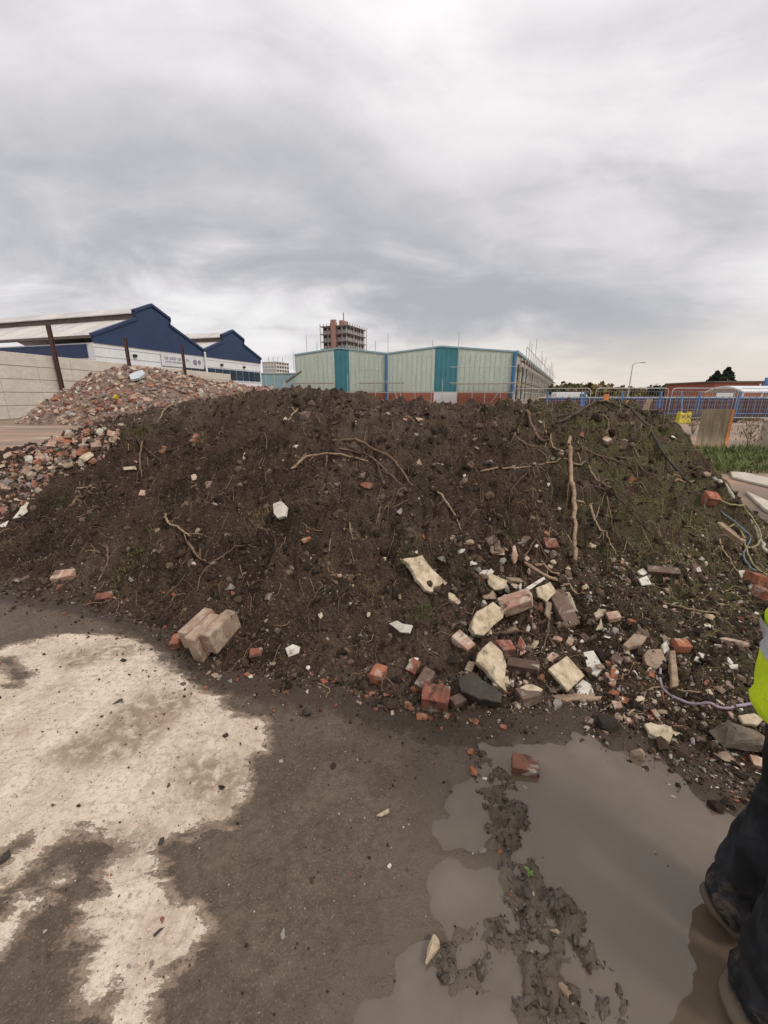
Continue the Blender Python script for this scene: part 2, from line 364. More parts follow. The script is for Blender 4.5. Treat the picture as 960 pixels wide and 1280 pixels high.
def heap_raw(x, y):
    z = HEAP(x, y); m = sstep(z, -.1, .35)
    z = z + m * (.14 * fbm(x * .9 + 3, y * .9, 11, 2) + .24 * fbm(x * 2.4, y * 2.4, 21, 3) * (1 - .5 * sstep(z, 1.2, 1.5)) + .20 * fbm(x * 5, y * 5, 31, 3) * (1 - .3 * sstep(z, 1.2, 1.5)))
    # horizontal scrape marks left by a bucket
    scr = sstep(x, .9, 1.6) * (1 - sstep(x, 3.2, 3.6)) * sstep(z, .4, .55)
    z = z + scr * .03 * np.sin(z * 46 + 1.5 * fbm(x * 1.2, y * 1.2, 5, 2))
    scr2 = sstep(x, -1.0, -.4) * (1 - sstep(x, 1.2, 1.5)) * sstep(z, .1, .3) * (1 - sstep(z, .75, 1.0))
    z = z + scr2 * .018 * np.sin(z * 60 + 3 * fbm(x * 1.2, y * 1.2, 8, 2))
    lump = np.abs(fbm(x * 8, y * 8, 41, 4)) * .22 - .03 + .085 * fbm(x * 20, y * 20, 51, 3)
    lump2 = .045 * fbm(x * 38, y * 38, 61, 2)
    return z + (m * .75 + .25) * (lump + lump2) - .02
XS = np.concatenate([np.arange(-8.6, -3.6, .03), np.arange(-3.6, 3.6, .0135), np.arange(3.6, 5.6, .03)]); YS = np.concatenate([np.arange(1.0, 3.4, .0125), np.arange(3.4, 6.6, .02), np.arange(6.6, 9.9, .06)])
GX, GY = np.meshgrid(XS, YS); GZ = heap_raw(GX, GY)
def bil(xs, ys, Z, x, y, out=-9.0):
    x = np.asarray(x, float); y = np.asarray(y, float)
    i = np.clip(np.searchsorted(xs, x) - 1, 0, len(xs) - 2); j = np.clip(np.searchsorted(ys, y) - 1, 0, len(ys) - 2)
    fx = np.clip((x - xs[i]) / (xs[i + 1] - xs[i]), 0, 1); fy = np.clip((y - ys[j]) / (ys[j + 1] - ys[j]), 0, 1)
    z = (Z[j, i] * (1 - fx) + Z[j, i + 1] * fx) * (1 - fy) + (Z[j + 1, i] * (1 - fx) + Z[j + 1, i + 1] * fx) * fy
    return np.where((x < xs[0]) | (x > xs[-1]) | (y < ys[0]) | (y > ys[-1]), out, z)
# ground sheet
def w2(poly): return [onz(*q)[:2] for q in poly]
def zpoly(pts): return [(x * .4219, 740 + y * .4219) for x, y in pts]
DRY = w2(zpoly([(-640, 300), (-430, 200), (-260, 210), (0, 175), (30, 160), (200, 125), (330, 130), (430, 150), (505, 190), (545, 220), (560, 270), (640, 310), (690, 370), (770, 380), (790, 470), (740, 480), (735, 560), (690, 640), (680, 670), (600, 695), (500, 700), (470, 745), (440, 830), (510, 930), (560, 940), (610, 1000), (560, 1060), (480, 1130), (440, 1190), (445, 1300), (325, 1300), (360, 1180), (340, 1150), (270, 1210), (240, 1180), (260, 1120), (330, 1020), (290, 1010), (225, 1000), (250, 930), (320, 880), (310, 830), (340, 780), (380, 760), (310, 700), (250, 690), (180, 720), (90, 800), (0, 860), (-180, 960), (-330, 1000), (-480, 900), (-560, 700), (-760, 560), (-780, 420)]))
DRY2 = w2(zpoly([(-180, 1130), (-90, 1040), (0, 980), (60, 920), (180, 860), (170, 890), (90, 935), (40, 1005), (0, 1045), (-80, 1140), (-160, 1190)]))
DAMP = [w2(zpoly(q)) for q in ([(520, 500), (640, 480), (740, 500), (735, 570), (680, 640), (590, 650), (530, 570)], [(110, 500), (280, 400), (420, 300), (560, 290), (600, 330), (480, 400), (420, 480), (250, 520)], [(150, 180), (380, 150), (440, 170), (200, 230)], [(330, 700), (480, 700), (430, 800), (360, 800)])]
DBLOB = [w2(zpoly(q)) for q in ([(-20, 190), (40, 190), (95, 245), (70, 275), (20, 280)], [(-40, 780), (30, 740), (90, 710), (100, 735), (40, 790), (0, 830), (-40, 830)])]
PUD = [w2(q) for q in ([(600, 930), (660, 918), (740, 915), (770, 935), (820, 945), (880, 985), (925, 1010), (1100, 1090), (1200, 1400), (800, 1400), (770, 1290), (745, 1200), (705, 1130), (665, 1070), (650, 1010), (630, 960)],
                       [(545, 990), (600, 960), (625, 985), (625, 1040), (600, 1065), (550, 1060)],
                       [(520, 1090), (560, 1070), (620, 1075), (640, 1110), (632, 1160), (590, 1175), (535, 1170), (515, 1130)],
                       [(455, 1240), (500, 1212), (560, 1215), (640, 1250), (690, 1300), (690, 1420), (420, 1420), (430, 1300)],
                       [(505, 1165), (560, 1160), (640, 1180), (660, 1240), (560, 1230), (500, 1205)])]
LUMPS = [w2(q) for q in ([(640, 1040), (690, 1080), (720, 1130), (760, 1200), (790, 1290), (640, 1290), (640, 1180), (560, 1230), (520, 1190), (640, 1150)], [(600, 920), (660, 1010), (660, 1080), (620, 1080), (600, 1000)])]
def puddle_depth(x, y):
    d = np.full(np.shape(x), -9.0)
    for P in PUD: d = np.maximum(d, poly_sdf(x, y, P))
    return d - .025 + .16 * fbm(x * 4, y * 4, 91, 3) + .07 * fbm(x * 15, y * 15, 93, 3)
WATER_Z = -.014
def ground_fn(x, y, dense):
    z = .012 * fbm(x * 2, y * 2, 71, 3) + .014 * fbm((x + y) * 5, (y - x) * 1.6, 72, 3) + .010 * fbm(x * 12, y * 12, 73, 3) + .005 * fbm(x * 34, y * 34, 74, 2)
    r = np.hypot(x, y - 2); z = np.where(dense, z, .04 * fbm(x * .4, y * .4, 75, 3) * sstep(r, 6, 12))
    pd = puddle_depth(x, y); z = np.where(dense, z - .028 * sstep(pd, -.09, .07), z)
    lm = np.full(np.shape(x), -9.0)
    for P in LUMPS: lm = np.maximum(lm, poly_sdf(x, y, P))
    lm = sstep(lm, -.05, .05)
    z = np.where(dense, z + lm * (.008 + .13 * np.maximum(fbm(x * 13, y * 13, 77, 3), -.12) + .065 * fbm(x * 30, y * 30, 79, 2)), z)
    return z, pd
def geo(a, b, n): return a * (b / a) ** (np.arange(1, n + 1) / n)
gx = np.concatenate([-4.6 - geo(.02, 900, 60)[::-1] , np.arange(-4.6, 2.6, .0125), 2.6 + geo(.02, 900, 60)])
gy = np.concatenate([.15 - geo(.02, 60, 30)[::-1], np.arange(.15, 3.6, .0125), 3.6 + geo(.02, 1500, 70)])
QX, QY = np.meshgrid(gx, gy); DENSE = (QX >= -4.6) & (QX <= 2.6) & (QY >= .15) & (QY <= 3.6)
QZ, PD = ground_fn(QX, QY, DENSE)
# far rubble mound beside the concrete wall
def mound_controls():
    C = []
    for px, py, Y in ((45, 508, 27), (80, 490, 27), (110, 471, 27.5), (155, 458, 28), (200, 464, 28), (255, 474, 28), (320, 484, 28), (390, 492, 28)): C.append(tuple(aty(px, py, Y)))
    for px, py in ((22, 528), (80, 532), (140, 536), (220, 538), (300, 538), (390, 536)): q = onz(px, py); C.append((q[0], q[1], 0))
    for x, y in ((-25.5, 29), (-23, 33), (-18, 34.5), (-12, 34.5), (-4, 34), (0, 30), (0, 25)): C.append((x, y, -.2))
    for x, y in ((-25, 21.5), (-19, 18.5), (-12, 18), (-5, 18)): C.append((x, y, -.5))
    return C
MOUND = TPS(mound_controls(), 1e-2)
def mound_fn(x, y): return MOUND(x, y) + .35 * fbm(x * .8, y * .8, 15, 3) + .25 * fbm(x * 2.7, y * 2.7, 16, 3)
mx = np.arange(-27, 1.5, .22); my = np.arange(18, 35.5, .22); MX, MY = np.meshgrid(mx, my); MZ = mound_fn(MX, MY) - .05
def Hgt(x, y):
    h = np.maximum(bil(XS, YS, GZ, x, y), bil(gx, gy, QZ, x, y, 0.0)); return np.maximum(h, bil(mx, my, MZ, x, y))
def Hs(x, y): return float(Hgt(np.array([x]), np.array([y]))[0])
def nrm(x, y, e=.05):
    a = np.array([x + e, x - e, x, x]); b = np.array([y, y, y + e, y - e]); h = Hgt(a, b)
    n = np.array([-(h[0] - h[1]) / (2 * e), -(h[2] - h[3]) / (2 * e), 1.0]); return n / np.linalg.norm(n)
TT = np.concatenate([np.arange(.5, 9, .006), np.arange(9, 60, .06)])
def hit(px, py):
    """where a line of sight meets the ground or the heaps"""
    d = ray(px, py); P = np.array([0, 0, CH])[None] + TT[:, None] * d[None]
    s = P[:, 2] - Hgt(P[:, 0], P[:, 1]); k = np.argmax(s < 0)
    if s[k] >= 0: k = len(TT) - 1
    return P[k]
def hit_near(px, py, ymax=7.2):
    for k in range(30):
        p = hit(px, py + 2 * k)
        if p[1] < ymax: break
    return p
def grid_mesh(name, X, Y, Z, keep=None):
    ny, nx = X.shape; V = np.stack([X, Y, Z], -1).reshape(-1, 3)
    i = np.arange(ny - 1)[:, None] * nx + np.arange(nx - 1)[None]
    Q = np.stack([i, i + 1, i + nx + 1, i + nx], -1).reshape(-1, 4)
    if keep is not None:
        k = keep.reshape(-1)[Q].any(1); Q = Q[k]; u = np.unique(Q); mp = np.zeros(len(V), int) - 1; mp[u] = np.arange(len(u)); V = V[u]; Q = mp[Q]
        return mesh_np(name, V, Q, True), u
    return mesh_np(name, V, Q, True), None
def attr(me, name, vals):
    a = me.attributes.new(name, 'FLOAT', 'POINT'); a.data.foreach_set('value', np.asarray(vals, np.float32).ravel())

me, _ = grid_mesh('ground', QX, QY, QZ)
dry = np.maximum(poly_sdf(QX, QY, DRY), poly_sdf(QX, QY, DRY2))
for P in DBLOB: dry = np.minimum(dry, -poly_sdf(QX, QY, P))
dampf = np.zeros(QX.shape)
for P in DAMP: dampf = np.maximum(dampf, sstep(poly_sdf(QX, QY, P), -.07, .06))
attr(me, 'dry', np.clip(.5 + dry / .19, 0, 1)); attr(me, 'spill', np.where(DENSE, sstep(HEAP(QX, QY), -.13, .02), 0)); attr(me, 'damp', dampf); attr(me, 'churn', sstep(np.maximum(poly_sdf(QX, QY, LUMPS[0]), poly_sdf(QX, QY, LUMPS[1])) + .12 * fbm(QX * 8, QY * 8, 3, 3), -.03, .05)); attr(me, 'puddle', sstep(PD, -.30, .01))
attr(me, 'far', sstep(np.hypot(QX, QY) + 1.5 * fbm(QX * .3, QY * .3, 5, 3), 6.5, 10))
tag(link('ground', me, M_GROUND), kind='structure')
me, u = grid_mesh('soil_heap', GX, GY, GZ, GZ > -.06)
zz = GZ.ravel()[u]; xx = GX.ravel()[u]; yy = GY.ravel()[u]
attr(me, 'dry', sstep(zz, .95, 1.6) * .55 + .45 * sstep(fbm(xx * .7, yy * .7, 44, 3), .0, .2))
attr(me, 'green', sstep(xx + .6 * fbm(xx, yy, 45, 3), 1.1, 2.2))
soil_o = tag(link('soil_heap', me, M_SOIL), 'long heap of dark brown soil tangled with roots, bricks and rubble', 'soil heap')
# standing water
me = bpy.data.meshes.new('puddle'); wx = np.arange(-1.2, 3.2, .025); wy = np.arange(-.2, 2.0, .025); A, B = np.meshgrid(wx, wy)
me, u = grid_mesh('puddle', A, B, A * 0 + WATER_Z, puddle_depth(A, B) > -.25)
attr(me, 'shallow', (1 - sstep(WATER_Z - bil(gx, gy, QZ, A, B, -.1), .001, .016)).ravel()[u]); tag(link('puddle', me, M_WATER), kind='structure')
me, u = grid_mesh('rubble_mound', MX, MY, MZ, MZ > -.2)
M_MOUND = plain('rubble_dust', (.30, .20, .15), (.16, .11, .085), 2.5, .95, 1, 9, .12, shift=False)
tag(link('rubble_mound', me, M_MOUND), 'big demolition mound of broken brick and concrete by the panel wall', 'rubble mound')
# ------------------------------------------------------------------ buildings, walls and fences behind the heap
M_CONC = plain('concrete_panel', (.62, .57, .49), (.54, .49, .415), .9, .9, .4, 12, .02, stretch=(1, 1, 2.5))
M_CONCPALE = plain('pale_concrete', (.55, .49, .40), (.42, .37, .30), 1.5, .9, .4, 14, .02)
M_RUST = plain('rusty_steel', (.105, .052, .040), (.06, .035, .03), 3, .75, .3, 20, .01)
M_NAVY = plain('navy_cladding', (.028, .050, .115), (.024, .042, .098), .6, .5, 0)
M_WHITE = plain('white_cladding', (.76, .76, .77), (.68, .68, .69), .5, .6, 0)
M_ROOF = plain('sheet_roof', (.60, .56, .53), (.46, .43, .41), .35, .7, .2, 4, .03, stretch=(1, 1, 1))
M_ROOFLIGHT = plain('roof_light', (.66, .62, .55), (.56, .52, .46), .5, .5, 0)
M_MONITOR = plain('ridge_vent', (.16, .13, .115), (.11, .09, .08), 1, .7, 0)
M_GLASS = plain('dark_glass', (.03, .055, .085), (.02, .035, .055), .8, .15, 0, spec=.5)
M_TEALPALE = plain('pale_green_cladding', (.50, .56, .485), (.43, .49, .425), .4, .6, .3, 3, .02, stretch=(6, 6, .6))
M_TEAL = plain('teal_cladding', (.06, .22, .26), (.05, .19, .225), .5, .55, 0)
M_TEALLIGHT = plain('light_teal_cladding', (.27, .40, .43), (.23, .35, .38), .5, .6, 0)
M_BLUEPIPE = plain('blue_steel', (.06, .19, .36), (.05, .15, .29), 2, .5, 0)
M_FENCEBLUE = plain('blue_fence_paint', (.09, .20, .40), (.07, .16, .33), 2, .5, 0)
M_GALV = plain('galvanised_steel', (.48, .48, .46), (.38, .38, .37), 6, .5, 0, metal=.2)
M_GREYCLAD = plain('grey_cladding', (.38, .42, .43), (.31, .35, .36), .5, .7, 0)
M_DARK = plain('dark_opening', (.035, .037, .04), (.02, .02, .022), 1, .6, 0)
M_BOARDS = plain('scaffold_boards', (.30, .25, .19), (.22, .18, .14), 3, .9, 0)
M_SIGNWHITE = plain('white_sign', (.66, .65, .66), (.62, .61, .62), 1, .6, 0)
M_SIGNGREY = plain('sign_lettering', (.25, .26, .33), (.2, .2, .25), 1, .6, 0)
M_TYRE = plain('rubber', (.03, .03, .03), (.02, .02, .02), 8, .8, 0)
M_WHITEPAINT = plain('white_paint', (.72, .73, .74), (.66, .67, .68), 1, .35, 0)
def brickwall_mat():
    t = NT('brick_wall'); br = t.n('ShaderNodeTexBrick'); mp = t.n('ShaderNodeMapping'); mp.inputs['Rotation'].default_value = (math.pi / 2, 0, 0)
    t.L.new(t.co, mp.inputs[0]); t.L.new(mp.outputs[0], br.inputs[0]); br.inputs['Scale'].default_value = 4.4
    for i, c in ((1, (.30, .085, .045)), (2, (.24, .075, .045)), (3, (.30, .22, .17))): br.inputs[i].default_value = (*c, 1)
    return t.done(t.mix(t.ss(t.noise(1.2, 5, .6), .35, .7, 0, .5), br.outputs[0], (.26, .10, .065)), .9)
M_BRICKWALL = brickwall_mat()
M_BRICKDARK = plain('old_brick_wall', (.135, .062, .058), (.09, .048, .048), .8, .9, .5, 8, .02)

def concrete_wall():
    A = np.array([-27.6, 24.0]); B = np.array([-22.2, 62.0]); Ht = 4.62; n = 13; Ld = np.linalg.norm(B - A); u = (B - A) / Ld; ang = math.atan2(u[1], u[0])
    w = empty('concrete_wall', (A[0], A[1], 0), ang, 'long pale concrete panel wall running behind the brick rubble mound', 'wall')
    step = Ld / n; ph = Ht / 5; pm = MB().box((0, 0, 0), (step - .06, .16, ph - .035)); pmesh = None
    for i in range(n):
        for k in range(5):
            m = MB().box((0, 0, 0), (step - .02, .16, ph - .03)) if pmesh is None else None
            if pmesh is None:
                o = m.build('panel', M_CONC, w); o.modifiers.new('bevel', 'BEVEL').width = .02; pmesh = o.data
            else:
                o = link('panel', pmesh, None, w); o.modifiers.new('bevel', 'BEVEL').width = .02
            o.location = (step * (i + .5), random.uniform(-.015, .015), ph * (k + .5))
    MB().box((Ld / 2, .04, Ht / 2 - .04), (Ld, .06, Ht - .1)).build('backing', M_CONC, w)
    # rusty H posts standing proud of the wall
    names = ('leaning tallest rusty steel post nearest along the concrete wall', 'rusty steel post behind the peak of the rubble mound', 'rusty steel post in front of the white banner')
    for (px, top, lab) in ((62, 406, names[0]), (156, 422, names[1]), (227, 431, names[2])):
        r = (px - 480) / F
        # line of the wall, 0.5 m in front of it
        best = min(np.linspace(20, 60, 2000), key=lambda Y: abs(((A[0] + .45) + (Y - A[1]) * u[0] / u[1]) - aty(px, top, Y)[0]))
        q = aty(px, top, best); h = q[2]
        p = empty('steel_post', (q[0], q[1], 0), ang, lab, 'post', 'rusty posts along the concrete wall')
        MB().box((0, 0, h / 2), (.18, .04, h)).build('web', M_RUST, p)
        for s in (-1, 1): MB().box((s * .11, 0, h / 2), (.04, .22, h)).build('flange', M_RUST, p)
        p.rotation_euler = (0, R_(-1.2) if px < 100 else 0, ang)
concrete_wall()

def navy_warehouse():
    A = aty(115, 423, 46); d1 = A[1]
    # facade runs away along the line of sight on the left
    E2 = aty(325, 448, 75); Aa = np.array(A[:2]); Bb = np.array(E2[:2]); H = 7.6
    Ld = np.linalg.norm(Bb - Aa); u = (Bb - Aa) / Ld; ang = math.atan2(u[1], u[0])
    w = empty('navy_warehouse', (Aa[0], Aa[1], 0), ang, 'long warehouse with two navy gables and white lower walls behind the concrete wall', 'warehouse')
    # local frame: x along facade, +y away from the yard (to the left)
    V = .54 * Ld; D = 30.0; lowb = 7.0
    gab = [(0, V, .272 * Ld, 11.1), (V, Ld, .768 * Ld, 10.3)]
    MB().box((Ld / 2, D / 2, lowb / 2), (Ld, D, lowb)).build('wall', M_WHITE, w)
    for k in range(7):  # horizontal cladding joints on the lower wall
        MB().box((Ld / 2, -.015, .9 + k * .95), (Ld, .03, .05)).build('cladding_joint', M_GREYCLAD, w)
    for gi, (x0, x1, xp, hp) in enumerate(gab):
        e = H; sl = (hp - e) / (xp - x0); sr = (hp - e) / (x1 - xp); mw = 2.4; st = .75   # raised ridge vent, with a step each side
        xl, xr = xp - mw, xp + mw; zl = e + sl * (xl - x0); zr = e + sr * (x1 - xr)
        hp2 = hp + .0
        prof = [(x0, lowb), (x1, lowb), (x1, e), (xr, zr), (xr + .25, zr + st - .1), (xp, hp2 + st), (xl - .25, zl + st - .1), (xl, zl), (x0, e)]
        MB().prism([(x, -.12, z) for x, z in prof], (0, .3, 0)).build('gable', M_NAVY, w)
        # verge trim following the gable edge
        edge = [(x0 - .1, e), (xl, zl), (xl - .3, zl + st), (xp, hp2 + st + .1), (xr + .3, zr + st), (xr, zr), (x1 + .1, e)]
        for a, b in zip(edge[:-1], edge[1:]):
            a3 = np.array([a[0], -.28, a[1]]); b3 = np.array([b[0], -.28, b[1]]); up = np.array([0, 0, .32])
            MB().prism([a3, b3, b3 + up, a3 + up], (0, .45, 0)).build('verge_trim', M_NAVY, w)
        for side, (xa, za, xb, zb) in enumerate(((x0, e, xl, zl), (xr, zr, x1, e))):
            n = 9; 
            for k in range(n):  # roof sheets, some of them translucent
                ya = .2 + D * k / n; yb = ya + D / n - .03
                pts = [(xa, ya, za), (xb, ya, zb), (xb, yb, zb), (xa, yb, za)]
                MB().prism(pts, (0, 0, .12 + .02 * (k % 2))).build('roof_light' if k % 3 == 1 else 'roof_sheet', M_ROOFLIGHT if k % 3 == 1 else M_ROOF, w)
        MB().prism([(xl, .2, zl), (xr, .2, zr), (xr, .2, zr + st - .1), (xl, .2, zl + st - .1)], (0, D, 0)).build('ridge_vent', M_MONITOR, w)  # dark brown colour paints in the shadow along the vent's side
        for (xa, za, xb, zb) in ((xl - .35, zl + st - .12, xp, hp2 + st), (xp, hp2 + st, xr + .35, zr + st - .12)):
            MB().prism([(xa, .19, za), (xb, .19, zb), (xb, D + .3, zb), (xa, D + .3, za)], (0, 0, .12)).build('ridge_roof', M_ROOF, w)
    MB().box((-.2, D / 2, H - .05), (.35, D, .28)).build('gutter', M_MONITOR, w)
    MB().box((-.06, D / 2 + .2, 6.2), (.12, D - 1.5, 1.35)).build('window_band', M_NAVY, w)
    MB().tube([(V, -.3, .2), (V, -.3, H)], .14, 8).build('downpipe', M_WHITE, w)
    # strip of windows low on the facade
    wn = 11; x0 = .40 * Ld; x1 = Ld - .3
    for k in range(wn):
        a = x0 + (x1 - x0) * k / wn; b = x0 + (x1 - x0) * (k + 1) / wn - .18
        f = MB().box(((a + b) / 2, -.05, 4.75), (b - a, .1, 1.5)).build('window', M_NAVY, w)
        MB().box(((a + b) / 2, -.11, 4.75), (b - a - .2, .04, 1.3)).build('pane', M_GLASS, f)
    for x in (.16, .66, .84): MB().box((x * Ld, -.14, 6.1), (.45, .22, .3)).build('wall_light', M_DARK, w)
    # banner
    bx0, bx1 = .285 * Ld, .53 * Ld
    b = MB().box(((bx0 + bx1) / 2, -.12, 6.05), (bx1 - bx0, .05, 1.55)).build('banner', M_SIGNWHITE, w)
    t = 0; rr = random.Random(3)
    for ln, (z, hh, xs, xe) in enumerate(((6.22, .34, bx0 + .5, bx0 + .60 * (bx1 - bx0)), (5.8, .2, bx0 + .6, bx0 + .5 * (bx1 - bx0)))):
        x = xs; m = MB()
        while x < xe:
            wd = rr.uniform(.14, .24); m.box((x + wd / 2, -.155, z), (wd * .7, .012, hh)); x += wd + (.2 if rr.random() < .16 else .04)
        o = m.build('lettering', M_SIGNGREY, b); o['kind'] = 'stuff'
    MB().tube([(bx0 + .78 * (bx1 - bx0), -.15, 6.05), (bx0 + .78 * (bx1 - bx0), -.17, 6.05)], .38, 14).build('emblem', M_SIGNGREY, b)
    MB().tube([(bx0 + .89 * (bx1 - bx0), -.15, 6.1), (bx0 + .89 * (bx1 - bx0), -.17, 6.1)], .3, 14).build('emblem', M_SIGNGREY, b)
navy_warehouse()

def teal_shed():
    A = aty(368, 444, 84)[:2]; B = aty(645, 441, 78)[:2]; Ht = aty(645, 441, 78)[2]
    Ld = np.linalg.norm(B - A); u = (B - A) / Ld; ang = math.atan2(u[1], u[0])
    w = empty('green_industrial_shed', (A[0], A[1], 0), ang, 'long pale green metal shed with two low gables and teal stripes', 'shed')
    sd = np.array([.445, 1.0]); sd /= np.linalg.norm(sd); n_ = np.array([-u[1], u[0]])
    loc = lambda v: np.array([v @ u, v @ n_])      # world direction into the local frame
    s2 = loc(sd); DL = 150.0; sv = np.array([s2[0] * DL, s2[1] * DL, 0])
    xs = [(0, .215 * Ld, .435 * Ld), (.435 * Ld, .68 * Ld, Ld)]; zb = 2.35; rise = 1.1; bw = 2.9
    for gi, (x0, xp, x1) in enumerate(xs):
        top = lambda x: Ht + rise * ((x - x0) / (xp - x0) if x < xp else (x1 - x) / (x1 - xp))
        a, b = xp - bw * .35, xp + bw * .65
        if gi == 1: a, b = xp - bw * .4, xp + bw * 1.1
        segs = [(x0, a, M_TEALPALE, 'cladding'), (a, b, M_TEAL, 'teal_stripe'), (b, x1, M_TEALPALE, 'cladding')]
        for (p, q, mt, nm) in segs:
            pts = [(p, zb), (q, zb), (q, top(q))] + ([(xp, top(xp))] if p < xp < q else []) + [(p, top(p))]
            c = MB().prism([(x, 0, z) for x, z in pts], (0, .4, 0)).build(nm, mt, w)
            m = MB(); k = p + .35
            while k < q - .2: m.box((k, -.03, (zb + min(top(p), top(q))) / 2), (.12, .06, min(top(p), top(q)) - zb - .1)); k += .9
            o = m.build('cladding_ribs', mt, c); o['kind'] = 'stuff'
            if nm == 'cladding': MB().box(((p + q) / 2, .12, zb / 2), (q - p - .02, .5, zb - .01)).build('brick_base', M_BRICKWALL, w)
            else: MB().box(((p + q) / 2, .10, zb / 2), (q - p - .02, .4, zb - .02)).build('roller_door', M_SIGNWHITE, w)
        for (p, q) in ((x0, xp), (xp, x1)):
            P = [np.array([p, -.15, top(p) + .05]), np.array([q, -.15, top(q) + .05])]; up = np.array([0, 0, .28])
            MB().prism([P[0], P[1], P[1] + up, P[0] + up], (0, .6, 0)).build('verge_trim', M_TEALLIGHT, w)
            P = [np.array([p, .42, top(p)]), np.array([q, .42, top(q)])]
            MB().prism([P[0], P[1], P[1] + sv, P[0] + sv], (0, 0, .2)).build('roof', M_ROOF, w)
    for x in (.435 * Ld, Ld - .15):
        MB().tube([(x, -.25, 0), (x, -.25, Ht + .1)], .34 if x > Ld * .6 else .28, 8).build('downpipe', M_BLUEPIPE, w)
    # long side with tall openings
    c0 = np.array([Ld, .0, 0.0]); sn = np.array([s2[1], -s2[0], 0]); ss3 = np.array([s2[0], s2[1], 0])
    P = [c0 + np.array([0, 0, 0]), c0 + sv]; MB().prism([P[0], P[1], P[1] + [0, 0, Ht], P[0] + [0, 0, Ht]], -sn * .5).build('side_wall', M_CONCPALE, w)
    for k in range(19):
        a = c0 + ss3 * (4 + k * 7.6) + sn * .02; b = a + ss3 * 2.3
        for (z0, z1) in ((.9, 3.6), (4.2, 7.4)):
            f = MB().prism([a + [0, 0, z0], b + [0, 0, z0], b + [0, 0, z1], a + [0, 0, z1]], sn * .06).build('window', M_DARK, w)
            f2 = MB().prism([a - ss3 * .2 + [0, 0, z0 - .25], b + ss3 * .2 + [0, 0, z0 - .25], b + ss3 * .2 + [0, 0, z0], a - ss3 * .2 + [0, 0, z0]], sn * .35).build('sill', M_CONCPALE, f)
        MB().prism([b + ss3 * 1.5, b + ss3 * 2.4, b + ss3 * 2.4 + [0, 0, Ht - .2], b + ss3 * 1.5 + [0, 0, Ht - .2]], sn * .3).build('pilaster', M_CONC, w)
    MB().prism([c0 + [0, 0, Ht - .05], c0 + sv + [0, 0, Ht - .05], c0 + sv + [0, 0, Ht + .4], c0 + [0, 0, Ht + .4]], sn * .4).build('gutter', M_TEALLIGHT, w)
    # scaffolding in front of the gables and along the side
    sc = empty('scaffolding', (A[0], A[1], 0), ang, 'thin tube scaffolding standing around the pale green shed', 'scaffolding')
    rr = random.Random(5)
    for k in range(17):
        x = Ld * (k + .3 * rr.random()) / 16; h = Ht + rr.choice([-4.5, -3.5, .6, 2.2, 3.4])
        MB().tube([(x, -2.0, 0), (x, -2.0, h)], .055, 5).build('standard', M_GALV, sc)
    for z, (a, b) in ((4.2, (.02, .2)), (4.2, (.30, .52)), (3.9, (.72, 1.0)), (2.2, (.0, 1.0)), (6.6, (.72, 1.0)), (6.2, (.3, .42))):
        MB().tube([(a * Ld, -2.0, z), (b * Ld, -2.0, z)], .05, 5).build('ledger', M_GALV, sc)
    for (a, b, z) in ((.0, .2, 3.9), (.31, .52, 3.9), (.73, 1.0, 3.7)): MB().box(((a + b) / 2 * Ld, -1.6, z), ((b - a) * Ld, .8, .12)).build('boards', M_BOARDS, sc)
    for (x, z0, x2, z1) in ((.06, .2, .11, 4), (.36, .2, .31, 4), (.50, .2, .46, 4), (.90, .2, .96, 4)): MB().tube([(x * Ld, -2.05, z0), (x2 * Ld, -2.05, z1)], .05, 5).build('brace', M_GALV, sc)
    for k in range(26):
        q = c0 + ss3 * (k * 4.6) + sn * 1.8; h = Ht + rr.choice([-1, .8, 2.4, 3.6, 4.4])
        MB().tube([q, q + [0, 0, h]], .06, 5).build('standard', M_GALV, sc)
    for z in (2.2, 4.4, 6.6, Ht + .9): MB().tube([c0 + sn * 1.8 + [0, 0, z], c0 + sv + sn * 1.8 + [0, 0, z]], .06, 5).build('ledger', M_GALV, sc)
    for z in (3.9, 7.6): MB().prism([c0 + sn * .8 + [0, 0, z], c0 + sv + sn * .8 + [0, 0, z], c0 + sv + sn * 1.7 + [0, 0, z], c0 + sn * 1.7 + [0, 0, z]], (0, 0, .12)).build('boards', M_BOARDS, sc)
teal_shed()

